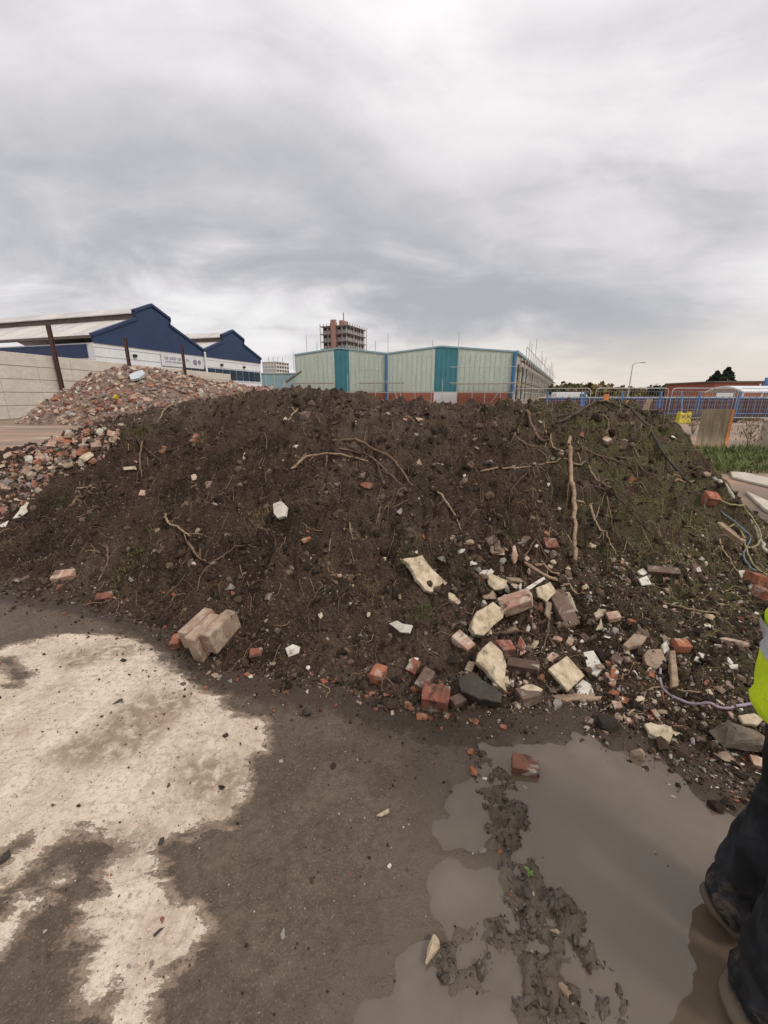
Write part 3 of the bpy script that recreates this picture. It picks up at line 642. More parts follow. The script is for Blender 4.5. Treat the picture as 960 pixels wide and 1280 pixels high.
def low_teal_building():
    a = aty(322, 467, 100); b = aty(369, 467, 98); w = empty('low_teal_building', ((a[0] + b[0]) / 2, a[1] + 6, 0), 0, 'low light teal shed between the navy gables and the green shed', 'shed')
    L = b[0] - a[0] + 3; h = a[2]
    MB().box((0, 0, h / 2 + 1.2), (L, 10, h - 2.4)).build('cladding', M_TEALLIGHT, w); MB().box((0, -.05, 1.2), (L, 10, 2.38)).build('lower_wall', M_TEAL, w)
    MB().box((0, 0, h + .1), (L + .3, 10.3, .25)).build('roof', M_GREYCLAD, w)
    for k in range(6): MB().box((-L / 2 + L * (k + .5) / 6, -5.03, h / 2 + 1.2), (.12, .06, h - 2.6)).build('seam', M_TEALPALE, w)
low_teal_building()
def tower_flats(px0, px1, top, Y, D, floors, name, label, core, slab, rot, scaffold, floor_h=2.9):
    a = aty(px0, top, Y); b = aty(px1, top, Y); L = b[0] - a[0]; h = a[2]
    w = empty(name, ((a[0] + b[0]) / 2, Y + D / 2, 0), rot, label, 'tower block'); L *= .8
    MB().box((0, 0, h / 2), (L, D, h)).build('wall', core, w)
    n = int(h / floor_h); lo = max(0, n - floors)
    for k in range(lo, n):
        z = h - (n - k - 1) * floor_h - .1
        MB().box((0, 0, z), (L + (2.6 if scaffold else .4), D + (2.6 if scaffold else .4), .45)).build('floor_slab', slab, w)
        for s in range(5):
            x = -L / 2 + L * (s + .5) / 5
            if scaffold and s == 2: continue
            MB().box((x, -D / 2 - .02, z - 1.4), (L / 7.5, .1, 1.5)).build('window', M_DARK if scaffold else M_GREYCLAD, w)
        for s in range(5): MB().box((L / 2 + .02, -D / 2 + D * (s + .5) / 5, z - 1.4), (.1, D / 8, 1.5)).build('window', M_DARK, w)
    if scaffold:
        MB().box((-.02 * L, -D / 2 - .7, h / 2 + 1.6), (L * .20, 1.6, h + 3.2)).build('stair_core', scaffold, w)
        MB().box((0, 0, h + 2.2), (L * .16, D * .3, 4.0)).build('roof_plant', scaffold, w); MB().tube([(0, 0, h), (0, 0, h + 9)], .25, 5).build('mast', M_RUST, w)
        for s in range(9):
            x = -L / 2 - 1.2 + (L + 2.4) * s / 8; MB().tube([(x, -D / 2 - 1.2, 0), (x, -D / 2 - 1.2, h + 1.5)], .16, 5).build('standard', M_RUST, w)
            y = -D / 2 - 1.2 + (D + 2.4) * s / 8; MB().tube([(L / 2 + 1.2, y, 0), (L / 2 + 1.2, y, h + 1.5)], .16, 5).build('standard', M_RUST, w)
    else:
        for s in range(4): MB().tube([(-L / 2 + L * s / 3.0, 0, h), (-L / 2 + L * s / 3.0, 0, h + 5)], .3, 5).build('mast', M_GREYCLAD, w)
M_TOWERWALL = plain('tower_render', (.42, .42, .42), (.36, .36, .36), .1, .9, 0); M_TOWERRED = plain('tower_brick', (.38, .22, .18), (.32, .18, .15), .1, .9, 0)
M_TOWERWHITE = plain('tower_white', (.60, .56, .53), (.52, .48, .46), .1, .9, 0); M_TOWERSLAB = plain('scaffold_deck', (.33, .29, .26), (.27, .24, .22), .2, .9, 0)
tower_flats(406, 449, 407, 260, 22, 8, 'tower_block', 'grey tower block wrapped in scaffolding with a red stair core', M_TOWERWALL, M_TOWERSLAB, R_(-24), M_TOWERRED, 4.2)
tower_flats(328, 354, 452, 420, 22, 9, 'tower_block', 'small far white block of flats above the low teal shed', M_TOWERWHITE, M_SIGNWHITE, R_(-20), None, 3.4)

def brick_boundary():
    A = np.array([11.5, 31.2]); B = np.array([44.0, 28.2]); L = np.linalg.norm(B - A); u = (B - A) / L; ang = math.atan2(u[1], u[0])
    w = empty('brick_wall', (A[0], A[1], 0), ang, 'low old dark red brick wall behind the blue palisade fence', 'wall')
    MB().box((L / 2, .2, .72), (L, .4, 1.44)).build('brickwork', M_BRICKDARK, w); MB().box((L / 2, .2, 1.49), (L, .5, .1)).build('coping', M_CONC, w)
    f = empty('palisade_fence', (A[0], A[1] - 1.4, 0), ang, 'blue steel palisade fence along the far edge of the yard', 'fence')
    n = 13
    for k in range(n + 1): MB().box((L * k / n, 0, .95), (.11, .11, 1.9)).build('post', M_FENCEBLUE, f)
    for z in (.45, 1.45): MB().box((L / 2, -.05, z), (L, .05, .07)).build('rail', M_FENCEBLUE, f)
    m = MB(); k = .12
    while k < L: m.prism([(k, -.10, .05), (k + .04, -.10, .05), (k + .04, -.10, 1.52), (k + .02, -.10, 1.62), (k, -.10, 1.52)], (0, .02, 0)); k += .42
    o = m.build('pales', M_FENCEBLUE, f); o['kind'] = 'stuff'
    for k in range(5):   # short raking stays of the fence
        x = L * (k * 2.6 + .9) / n; MB().tube([(x, -.7, .03), (x, -.05, 1.9)], .05, 5).build('stay', M_FENCEBLUE, f)
brick_boundary()
def heras(p0, p1, label, top=2.05):
    a = np.array(p0); b = np.array(p1); L = np.linalg.norm(b - a); u = (b - a) / L
    f = empty('mesh_fence_panel', (a[0], a[1], 0), math.atan2(u[1], u[0]), label, 'fence panel', 'temporary mesh fence panels')
    r = .18; pts = [(.03, 0, 0), (.03, 0, top - r), (.03 + r * .3, 0, top - r * .3), (.03 + r, 0, top), (L - .03 - r, 0, top), (L - .03 - r * .3, 0, top - r * .3), (L - .03, 0, top - r), (L - .03, 0, 0)]
    MB().tube(pts, .024, 7).build('frame', M_GALV, f); MB().tube([(0, 0, .3), (L, 0, .3)], .022, 6).build('bottom_rail', M_GALV, f)
    m = MB()
    for k in range(1, int(L / .16)): m.tube([(k * .16, 0, .3), (k * .16, 0, top)], .0045, 3)
    for k in range(1, 7): m.tube([(0, 0, .3 + k * .26), (L, 0, .3 + k * .26)], .0045, 3)
    o = m.build('wire_mesh', M_GALV, f); o['kind'] = 'stuff'
    for x in (0, L): MB().box((x, 0, .07), (.62, .22, .14)).build('foot_block', M_DARK, f)
q0 = onz(829, 529); q1 = onz(739, 529)
heras((q1[0], q1[1]), (q0[0], q0[1]), 'galvanised mesh fence panel with rounded corner just behind the heap')
heras((q0[0] + .2, q0[1] + .05), (q0[0] + 4.4, q0[1] + .5), 'galvanised mesh fence panel behind the curved orange-edged sheet'); heras((q0[0] + 4.6, q0[1] + .55), (q0[0] + 9, q0[1] + .6), 'galvanised mesh fence panel before the white canopy')
heras((q1[0] - 4.2, q1[1] + 2.5), (q1[0] - .2, q1[1] + .1), 'galvanised mesh fence panel turned towards the shed, left of the others')

def brick_building():
    a = aty(862, 487, 62); b = aty(1060, 478, 62); L = b[0] - a[0]
    w = empty('brick_building', (a[0], 62, 0), R_(-4), 'long low red brick building with white roof letters beyond the blue fence', 'building')
    MB().box((L / 2 + 4, 7, 1.75), (L, 12, 3.5)).build('wall', M_BRICKWALL, w); MB().box((L / 2 + 4, 7, 3.6), (L + .4, 12.4, .22)).build('roof', M_MONITOR, w)
    MB().box((3.2, -.4, 1.15), (8, 6, 2.3)).build('front_extension', M_BRICKWALL, w)
    MB().box((2.6, -3.45, 1.75), (2.2, .1, .9)).build('sign', M_SIGNWHITE, w)
    x = 10.0
    for k, ch in enumerate('IBIBIS'):   # the roof lettering, as far as it can be read
        cu = bpy.data.curves.new('letter', 'FONT'); cu.body = ch; cu.size = 1.5; cu.extrude = .06; cu.offset = .05
        o = bpy.data.objects.new('letter', cu); COL.objects.link(o); me_ = bpy.data.meshes.new_from_object(o.evaluated_get(bpy.context.evaluated_depsgraph_get())); bpy.data.objects.remove(o); o = link('letter', me_, M_SIGNWHITE); o.parent = w; o.location = (x, .85, 2.25); o.rotation_euler = (math.pi / 2, 0, 0); x += .75 if ch == 'I' else 1.25
    for k in range(6): 
        f = MB().box((9 + k * 3.4, .96, 1.35), (1.5, .1, 1.1)).build('window', M_SIGNWHITE, w); MB().box((9 + k * 3.4, .9, 1.35), (1.3, .06, .9)).build('pane', M_GLASS, f)
    # white curved canopy in front
    c0 = aty(902, 497, 44); c1 = aty(1040, 490, 44); c = empty('white_canopy', (c0[0], 44, 0), 0, 'low white curved canopy roof in front of the brick building', 'canopy'); Lc = c1[0] - c0[0]
    prof = [(-2.5 + 5 * t, 2.05 + .55 * math.sin(math.pi * t)) for t in np.linspace(0, 1, 9)]
    for k in range(6):
        MB().prism([(Lc * k / 6, y, z) for y, z in prof] + [(Lc * k / 6, y, z - .12) for y, z in prof[::-1]], (Lc / 6 - .05, 0, 0)).build('roof_panel', M_WHITEPAINT, c)
        MB().box((Lc * k / 6 + .2, -2.3, 1.0), (.12, .12, 2.0)).build('post', M_WHITEPAINT, c)
    s0 = aty(957, 482, 48); g = empty('blue_sign', (s0[0] + .6, 48, 0), 0, 'bright blue sign on a post at the picture edge beyond the fence', 'sign')
    MB().box((0, 0, s0[2]), (1.6, .15, 1.7)).build('sign_board', M_FENCEBLUE, g); MB().tube([(0, .12, 0), (0, .12, s0[2])], .08, 6).build('post', M_GALV, g)
brick_building()
def vehicle(px, py, Y, L, label, name, rz, van=True):
    q = aty(px, py, Y); v = empty(name, (q[0], Y, 0), rz, label, 'van' if van else 'car', 'vehicles parked beyond the fences')
    H = 2.1 if van else 1.45
    prof = [(-L / 2, .35), (L / 2, .35), (L / 2, .95), (L / 2 - .9, 1.1), (L / 2 - 1.5, H - .08), (L / 2 - 1.9, H), (-L / 2 + .1, H), (-L / 2, H - .2)]
    MB().prism([(x, -.9, z) for x, z in prof], (0, 1.8, 0)).build('body', M_WHITEPAINT, v, bevel=.06)
    MB().prism([(L / 2 - 2.3, -.92, 1.15), (L / 2 - 1.1, -.92, 1.15), (L / 2 - 1.6, -.92, H - .25), (L / 2 - 2.3, -.92, H - .25)], (0, 1.84, 0)).build('side_window', M_GLASS, v)
    MB().prism([(L / 2 - .93, -.75, 1.16), (L / 2 - 1.42, -.75, H - .2), (L / 2 - 1.36, -.75, H - .18), (L / 2 - .87, -.75, 1.18)], (0, 1.5, 0)).build('windscreen', M_GLASS, v)
    for x in (-L / 2 + .9, L / 2 - .9):
        for y in (-.86, .86): MB().tube([(x, y - .1, .33), (x, y + .1, .33)], .33, 14).build('wheel', M_TYRE, v)
    for y in (-.6, .6): MB().box((L / 2 + .01, y, .8), (.06, .3, .18)).build('headlight', M_SIGNWHITE, v)
vehicle(716, 500, 60, 5.6, 'white van parked at the end of the pale green shed', 'white_van', 0)
vehicle(738, 503, 52, 4.3, 'pale car parked near the mesh fence beside the van', 'pale_car', R_(25), False)
def lamp_post():
    b = aty(785, 494, 70); t = aty(788, 456, 70); o = empty('street_lamp', (b[0], 70, 0), 0, 'tall thin street lamp rising above the far trees', 'street lamp')
    MB().tube([(0, 0, 0), (0, 0, t[2])], [.12, .07], 8).build('column', M_GALV, o); MB().tube([(0, 0, t[2]), (.5, 0, t[2] + .3), (1.3, 0, t[2] + .35)], .06, 6).build('arm', M_GALV, o)
    MB().box((1.6, 0, t[2] + .33), (.7, .3, .14)).build('lamp_head', M_GREYCLAD, o)
lamp_post()
# trees
def leafmat(name, c1, c2): return plain(name, c1, c2, 3, .8, 0, shift=False)
L_AUT = leafmat('autumn_leaves', (.16, .145, .05), (.09, .085, .03)); L_DK = leafmat('dark_leaves', (.035, .05, .03), (.02, .03, .018)); L_ORA = leafmat('orange_leaves', (.20, .14, .05), (.12, .09, .035))
def tree(px, ptop, Y, wid, label, lm, conifer=False, n=1500, seed=1):
    q = aty(px, ptop, Y); h = max(q[2], 2.5); r = np.random.default_rng(seed); o = empty('tree', (q[0], Y, 0), 0, label, 'tree', 'far trees')
    t = MB().tube([(0, 0, 0), (.1, 0, h * .4), (0, .1, h * .9)], [wid * .07, wid * .05, .02], 7)
    for k in range(5):
        a = r.uniform(0, 6.28); z = h * r.uniform(.3, .6); t.tube([(0, 0, z), (math.cos(a) * wid * .3, math.sin(a) * wid * .3, z + h * .2)], [wid * .03, .01], 5)
    t.build('trunk', M_RUST, o)
    V = []
    cl = r.normal(size=(16, 3)); cl /= np.linalg.norm(cl, axis=1)[:, None]; cl *= r.uniform(.35, .85, (16, 1))
    for k in range(n):
        if conifer:
            z = r.random() ** 1.5; rad = wid * .5 * (1 - z) * (.75 + .3 * r.random()) ; a = r.uniform(0, 6.28); c = np.array([math.cos(a) * rad, math.sin(a) * rad, h * (.08 + .92 * z)])
        else:
            v = cl[r.integers(16)] + r.normal(size=3) * .22; c = np.array([v[0] * wid * .55, v[1] * wid * .55, h * .60 + v[2] * h * .40]); c[2] = max(c[2], .4)
        s = wid * r.uniform(.035, .075); a, b = r.normal(size=(2, 3)); a /= np.linalg.norm(a); b -= a * (a @ b); b /= np.linalg.norm(b)
        V += [c - a * s - b * s * .6, c + a * s - b * s * .6, c + a * s * .7 + b * s * .6, c - a * s * .7 + b * s * .6]
    me = mesh_np('crown', np.array(V), np.arange(len(V)).reshape(-1, 4)); link('crown', me, lm, o)
for i, (px, pt, Y, w_, lab, lm, cf) in enumerate(((711, 484, 150, 9, 'olive green far tree just past the end of the shed', L_AUT, 0), (727, 485, 145, 9, 'second olive far tree past the shed end', L_AUT, 0), (748, 486, 130, 9, 'brownish olive far tree above the mesh panel', L_ORA, 0),
        (762, 490, 160, 8, 'low far tree beside the street lamp column', L_DK, 0), (795, 489, 120, 8, 'yellowish far tree just beyond the street lamp', L_ORA, 0), (812, 491, 130, 6, 'small yellowish far tree between lamp and round dark tree', L_ORA, 0),
        (829, 484, 110, 5, 'small dark round topped far tree', L_DK, 0), (842, 492, 115, 6, 'dark low bush like tree before the brick building', L_DK, 0), (897, 470, 95, 5.5, 'shorter dark conifer behind the brick building', L_DK, 1), (911, 465, 95, 6, 'tallest dark conifer behind the brick building', L_DK, 1), (890, 477, 98, 6, 'lowest dark conifer behind the brick building roof', L_DK, 1), (778, 491, 170, 9, 'hazy dark far tree behind the street lamp', L_DK, 0), (690, 489, 260, 12, 'faint far tree at the tip of the shed', L_AUT, 0))):
    tree(px, pt - 5, Y, w_ * 1.35, lab, lm, bool(cf), 900, i + 1)

# ------------------------------------------------------------------ loose pieces: shapes
def hull_arr(pts):
    bm = bmesh.new(); [bm.verts.new(p) for p in pts]; r = bmesh.ops.convex_hull(bm, input=bm.verts)
    bmesh.ops.delete(bm, geom=[v for v in bm.verts if not v.link_faces], context='VERTS'); bmesh.ops.triangulate(bm, faces=bm.faces)
    bmesh.ops.recalc_face_normals(bm, faces=bm.faces)
    bm.verts.index_update(); V = np.array([v.co for v in bm.verts]); Fc = np.array([[v.index for v in f.verts] for f in bm.faces]); bm.free(); return V, Fc
def rnd_hull(r, n=14, p=2.6):
    q = r.normal(size=(n, 3)); q /= (np.abs(q) ** p).sum(1)[:, None] ** (1 / p); q *= r.uniform(.8, 1.05, (n, 1)); return hull_arr(q * .5)
_r = np.random.default_rng(11)
CLODS = [rnd_hull(_r, 13, 2.2) for _ in range(14)]; CHIPS = [rnd_hull(_r, 11, 4) for _ in range(14)]
def rotmats(n, r, up=None, tilt=1.0):
    q = r.normal(size=(n, 4)); 
    if tilt < 1: q[:, 1:3] *= tilt
    q /= np.linalg.norm(q, axis=1)[:, None]; w, x, y, z = q.T
    return np.stack([np.stack([1 - 2 * (y * y + z * z), 2 * (x * y - z * w), 2 * (x * z + y * w)], -1), np.stack([2 * (x * y + z * w), 1 - 2 * (x * x + z * z), 2 * (y * z - x * w)], -1), np.stack([2 * (x * z - y * w), 2 * (y * z + x * w), 1 - 2 * (x * x + y * y)], -1)], 1)
def scatter(name, variants, P, scale, cols, mat, r, tilt=1.0, smooth=False):
    """many small pieces as one mesh, each with its own colour"""
    n = len(P); Rm = rotmats(n, r, tilt=tilt); pick = r.integers(len(variants), size=n); VV = []; FF = []; CC = []; off = 0
    for k, (V, Fc) in enumerate(variants):
        i = np.where(pick == k)[0]
        if not len(i): continue
        W_ = np.einsum('nij,nvj->nvi', Rm[i], V[None] * scale[i][:, None, :]) + P[i][:, None]
        VV.append(W_.reshape(-1, 3)); FF.append((Fc[None] + (np.arange(len(i)) * len(V))[:, None, None] + off).reshape(-1, 3)); CC.append(np.repeat(cols[i], len(V), 0)); off += len(i) * len(V)
    me = mesh_np(name, np.concatenate(VV), np.concatenate(FF), smooth); a = me.attributes.new('tint', 'FLOAT_COLOR', 'POINT')
    c = np.concatenate(CC); a.data.foreach_set('color', np.c_[c, np.ones(len(c))].astype(np.float32).ravel()); return link(name, me, mat)
PAL = {'soil': [(.056, .035, .0235), (.036, .022, .015), (.086, .055, .038), (.125, .084, .059), (.022, .0145, .010), (.18, .128, .092), (.054, .034, .023), (.036, .022, .015)], 'stone': [(.30, .26, .22), (.20, .17, .145), (.36, .29, .235), (.25, .17, .135), (.45, .40, .33)], 'red': [(.36, .105, .055), (.27, .09, .055), (.40, .17, .105)], 'pale': [(.62, .55, .43), (.70, .66, .58), (.52, .43, .32)]}
def cols(kinds, w, n, r):
    out = np.empty((n, 3)); k = r.choice(len(kinds), n, p=np.array(w) / sum(w))
    for i, kd in enumerate(kinds): m = k == i; pal = np.array(PAL[kd]); out[m] = pal[r.integers(len(pal), size=m.sum())]
    return out * r.uniform(.7, 1.1, (n, 1))
def power(r, n, a, b, e=2.2): u = r.random(n); return (a ** (-e) + u * (b ** (-e) - a ** (-e))) ** (-1 / e)
def on_heap(r, n, cond):
    X = []; 
    while sum(map(len, X)) < n:
        x = r.uniform(-6.5, 5, n * 2); y = r.uniform(1.2, 6.5, n * 2); h = bil(XS, YS, GZ, x, y); g = bil(gx, gy, QZ, x, y, 0.0)
        k = cond(x, y, h, r) & (h > g - .03); X.append(np.c_[x, y, np.maximum(h, g)][k])
    return np.concatenate(X)[:n]
_r = np.random.default_rng(21)
near = lambda x, y, h, r: r.random(len(x)) < np.clip(2.6 / np.maximum(y, 1), .2, 1) ** 1.5
P = on_heap(_r, 26000, near); sz = power(_r, len(P), .010, .09, 2.0); sc = sz[:, None] * _r.uniform(.6, 1.25, (len(P), 3)); P[:, 2] += sz * .12
tag(scatter('soil_clods', CLODS, P, sc, cols(['soil'], [1], len(P), _r), tinted('clod', bs=150, bump=.8, dist=.006), _r), 'loose dark soil clods covering the heap', 'soil', kind='stuff')
P = on_heap(_r, 1500, lambda x, y, h, r: (h > .1)); sz = power(_r, len(P), .035, .11, 2.0); sc = sz[:, None] * _r.uniform(.6, 1.2, (len(P), 3)); P[:, 2] -= sz * .08
def lumpy(seed):
    bm = bmesh.new(); bmesh.ops.create_icosphere(bm, subdivisions=2, radius=.5); r = np.random.default_rng(seed); V = np.array([v.co for v in bm.verts])
    o = r.uniform(0, 50, 3); V = V * (1 + .9 * fbm(V[:, 0] * 3 + o[0] + V[:, 2] * 2, V[:, 1] * 3 + o[1] + V[:, 2], seed, 4, .6) + .5 * fbm(V[:, 0] * 9 + o[2] - V[:, 2] * 7, V[:, 1] * 9 + V[:, 2] * 5, seed + 9, 3, .6))[:, None]
    Fc = np.array([[v.index for v in f.verts] for f in bm.faces]); bm.free(); return V, Fc
BIGCLODS = [lumpy(k) for k in range(8)]
tag(scatter('soil_lumps', BIGCLODS, P, sc, cols(['soil'], [1], len(P), _r), tinted('clod', bs=150, bump=.8, dist=.006), _r), 'fist sized lumps of soil all over the heap', 'soil', kind='stuff')
P = on_heap(_r, 7500, near); sz = power(_r, len(P), .006, .035, 2.3); sc = sz[:, None] * _r.uniform(.5, 1.3, (len(P), 3)); P[:, 2] += sz * .2
tag(scatter('pebbles', CHIPS, P, sc, cols(['stone', 'red', 'pale', 'soil'], [6, 1.2, .9, 2], len(P), _r), M_TINT, _r), 'small stones and brick crumbs scattered over the soil heap', 'pebbles', kind='stuff')
# crumbs rolled down to the foot of the heap
foot = lambda x, y, h, r: (h < .16) & (x > -3.5) & (x < 2.4) & (r.random(len(x)) < .9)
P = on_heap(_r, 2600, foot); sz = power(_r, len(P), .008, .06, 2.0); sc = sz[:, None] * _r.uniform(.6, 1.2, (len(P), 3)); P[:, 2] += sz * .2
tag(scatter('foot_crumbs', CLODS, P, sc, cols(['soil', 'stone', 'red'], [9, 1.2, .5], len(P), _r), tinted('clod'), _r), 'soil crumbs rolled down along the foot of the heap', 'soil', kind='stuff')
# pale chips thick on the low debris apron
apr = lambda x, y, h, r: (r.random(len(x)) < sstep(x + .35 * (y - 1.7) * 0 + .5 * fbm(x * 1.5, y * 1.5, 3, 3), .35, 1.1) * (1 - sstep(h, .28, .55)) * np.where(y < 3.6, 1, .3))
P = on_heap(_r, 11000, apr); sz = power(_r, len(P), .007, .05, 2.1); sc = sz[:, None] * _r.uniform(.35, 1.3, (len(P), 3)) * [1.2, 1, .6]; P[:, 2] += sz * .15
tag(scatter('rubble_chips', CHIPS, P, sc, cols(['pale', 'stone', 'red', 'soil'], [3.2, 4, 1.3, 4], len(P), _r), M_TINT, _r, .35), 'pale plaster chips and gravel littering the debris at the heap foot', 'rubble', kind='stuff')
n = 14000; x = _r.uniform(-3.6, 2.2, n); y = _r.uniform(.8, 3.4, n); hz_ = HEAP(x, y); g = bil(gx, gy, QZ, x, y, 0); ok = (_r.random(n) < sstep(hz_, -.20, .0) ** 2 * .8) & (hz_ < .06) & (bil(XS, YS, GZ, x, y) < g + .02) & (g > WATER_Z); x, y, g = x[ok], y[ok], g[ok]; sz = power(_r, len(x), .006, .04, 2.0)
tag(scatter('spilled_soil', CLODS, np.c_[x, y, g + sz * .15], sz[:, None] * _r.uniform(.6, 1.2, (len(x), 3)), cols(['soil', 'stone', 'red', 'pale'], [10, 1, .35, .3], len(x), _r), tinted('clod'), _r), 'soil crumbs spilled out over the mud below the heap', 'soil', kind='stuff')
# stones and grit lying on the open ground
n = 6500; x = _r.uniform(-2.6, 1.9, n); y = _r.uniform(.55, 2.9, n); g = bil(gx, gy, QZ, x, y, 0); ok = (bil(XS, YS, GZ, x, y) < g) & (g > WATER_Z - .012); x, y, g = x[ok], y[ok], g[ok]
sz = power(_r, len(x), .003, .022, 2.1); P = np.c_[x, y, g + sz * .2]
tag(scatter('grit', CLODS, P, sz[:, None] * _r.uniform(.6, 1.2, (len(P), 3)), cols(['soil', 'stone', 'red', 'pale'], [6, 4, .6, .5], len(P), _r), M_TINT, _r), 'grit and tiny stones lying on the muddy ground', 'grit', kind='stuff')
# lumps of churned mud between the puddles
n = 6000; x = _r.uniform(-.2, 1.0, n); y = _r.uniform(.6, 1.7, n); lm = np.maximum(poly_sdf(x, y, LUMPS[0]), poly_sdf(x, y, LUMPS[1])); ok = (lm + .06 * fbm(x * 6, y * 6, 4, 2) > -.01) & (_r.random(n) < .75); x, y = x[ok], y[ok]; g = bil(gx, gy, QZ, x, y, 0)
sz = power(_r, len(x), .007, .03, 1.7); P = np.c_[x, y, g - sz * .02]
M_WETMUD = plain('wet_mud', (.085, .062, .046), (.045, .033, .025), 20, .45, .6, 90, .004, spec=.5, shift=False)
o = scatter('mud_lumps', CLODS, P, sz[:, None] * [1.4, 1.2, .8] * _r.uniform(.6, 1.3, (len(P), 3)), cols(['soil'], [1], len(P), _r), M_WETMUD, _r); tag(o, 'wet lumps of churned mud between the puddles', 'mud', kind='stuff')
# fine rootlets all over the soil
def rootlets():
    r = np.random.default_rng(31); st = on_heap(r, 1700, near); VV = []; QQ = []; CC = []; off = 0
    for p in st:
        L = r.uniform(.04, .30) * (.6 + .15 * p[1]); n = 7; a = r.uniform(0, 6.28); da = r.normal(0, .25); x, y = p[0], p[1]; pts = []; rad = r.uniform(.0012, .0032) * (.7 + .15 * p[1]); lift = r.uniform(.0, .03)
        for k in range(n):
            pts.append((x, y)); x += math.cos(a) * L / n; y += math.sin(a) * L / n; a += da + r.normal(0, .35)
        q = np.array(pts); z = Hgt(q[:, 0], q[:, 1]) + rad + lift * np.sin(np.linspace(0, 3.1, n)) + r.normal(0, .004, n)
        V, Q = tube_arr(np.c_[q, z], np.linspace(rad, rad * .4, n), 4); VV.append(V); QQ.append(Q + off); off += len(V)
        c = np.array([(.16, .10, .065), (.30, .20, .125), (.085, .055, .04), (.40, .29, .18)][r.choice(4, p=[.4, .25, .25, .1])]); CC.append(np.repeat(c[None], len(V), 0))
    me = mesh_np('rootlets', np.concatenate(VV), np.concatenate(QQ), True); a = me.attributes.new('tint', 'FLOAT_COLOR', 'POINT'); c = np.concatenate(CC); a.data.foreach_set('color', np.c_[c, np.ones(len(c))].astype(np.float32).ravel())
    tag(link('rootlets', me, M_TINT), 'fine rootlets sticking out all over the soil heap', 'roots', kind='stuff')
rootlets()

# ------------------------------------------------------------------ loose pieces: single things
def frame(px, py, ang=0.0, lean=0.0):
    """surface point, long axis that reads at angle ang (degrees, anticlockwise) in the photograph, and metres per pixel"""
    p = hit(px, py); n = nrm(p[0], p[1], .08); n = n + np.array([0, -.0, .0]); c = np.array([0, 0, CH])
    def pl(a, b): d = ray(a, b); return c + d * (((p - c) @ n) / (d @ n))
    da, db = math.cos(R_(ang)), -math.sin(R_(ang)); q = pl(px + da * 6, py + db * 6); ex = q - p; m = np.linalg.norm(ex) / 6; ex /= np.linalg.norm(ex)
    depth = (p - c) @ np.array([0, CP, -SP]); ey = np.cross(n, ex)
    return p, ex, ey, n, depth / F, m
PLACED = []
def put(o, p, ex, ey, n, tilt=(0, 0)):
    PLACED.append((p[0], p[1], max((Vector(v[:]).length for v in o.bound_box), default=.02)))
    M = Matrix(((ex[0], ey[0], n[0]), (ex[1], ey[1], n[1]), (ex[2], ey[2], n[2]))); M = M @ Euler((R_(tilt[0]), R_(tilt[1]), 0)).to_matrix()
    o.rotation_euler = M.to_euler(); o.location = p
def brick_mesh(L, Wd, Hh, seed, broken=0.0, name='brick'):
    r = np.random.default_rng(seed); pts = []
    for sx in (-1, 1):
        for sy in (-1, 1):
            for sz in (-1, 1):
                if sx > 0 and broken: 
                    pts.append((L / 2 * r.uniform(1 - broken, 1), sy * Wd / 2 * r.uniform(.8, 1), sz * Hh / 2 * r.uniform(.75, 1)))
                else: pts.append((sx * L / 2 * r.uniform(.97, 1), sy * Wd / 2 * r.uniform(.96, 1), sz * Hh / 2 * r.uniform(.95, 1)))
    if broken:
        for k in range(5): pts.append((L / 2 * r.uniform(1 - broken, 1.08), r.uniform(-.45, .45) * Wd, r.uniform(-.45, .45) * Hh))
    return rough_hull(pts, seed, min(L, Wd, Hh) * .055, name, amp=.9)
def rough_hull(pts, seed, bev, name, sub=1, amp=.5):
    """convex piece with worn, slightly uneven edges and faces"""
    bm = bmesh.new(); [bm.verts.new(p) for p in pts]; bmesh.ops.convex_hull(bm, input=bm.verts); bmesh.ops.delete(bm, geom=[v for v in bm.verts if not v.link_faces], context='VERTS')
    bmesh.ops.dissolve_limit(bm, angle_limit=R_(9), verts=bm.verts, edges=bm.edges)
    bmesh.ops.bevel(bm, geom=bm.edges[:], offset=bev, segments=1, affect='EDGES', clamp_overlap=True)
    bmesh.ops.triangulate(bm, faces=bm.faces)
    if sub: bmesh.ops.subdivide_edges(bm, edges=[e for e in bm.edges if e.calc_length() > bev * 4], cuts=1, use_grid_fill=False); bmesh.ops.triangulate(bm, faces=bm.faces)
    r = np.random.default_rng(seed + 5)
    for v in bm.verts: v.co += Vector(r.normal(size=3)) * bev * amp * .35
    bmesh.ops.recalc_face_normals(bm, faces=bm.faces); me = bpy.data.meshes.new(name); bm.to_mesh(me); bm.free(); return me
def rock_mesh(d, seed, n=13, p=3.4, name='stone'):
    r = np.random.default_rng(seed); q = r.normal(size=(n, 3)); q /= (np.abs(q) ** p).sum(1)[:, None] ** (1 / p); q *= r.uniform(.78, 1.04, (n, 1))
    return rough_hull(q * np.array(d) * .5, seed, min(d) * .035, name, amp=1.1)
SEED = [100]
def sd(): SEED[0] += 1; return SEED[0]
def brick(px, py, lpx, ang, mat, label, wr=.48, hr=.32, sink=.25, tilt=(0, 0), broken=.25, group=None, cat='brick'):
    p, ex, ey, n, mpp, _ = frame(px, py, ang); L = lpx * mpp * .88; me = brick_mesh(L, L * wr, L * hr, sd(), broken); o = link('brick', me, mat)
    put(o, p + n * L * hr * (.42 - sink), ex, ey, n, tilt); return tag(o, label, cat, group)
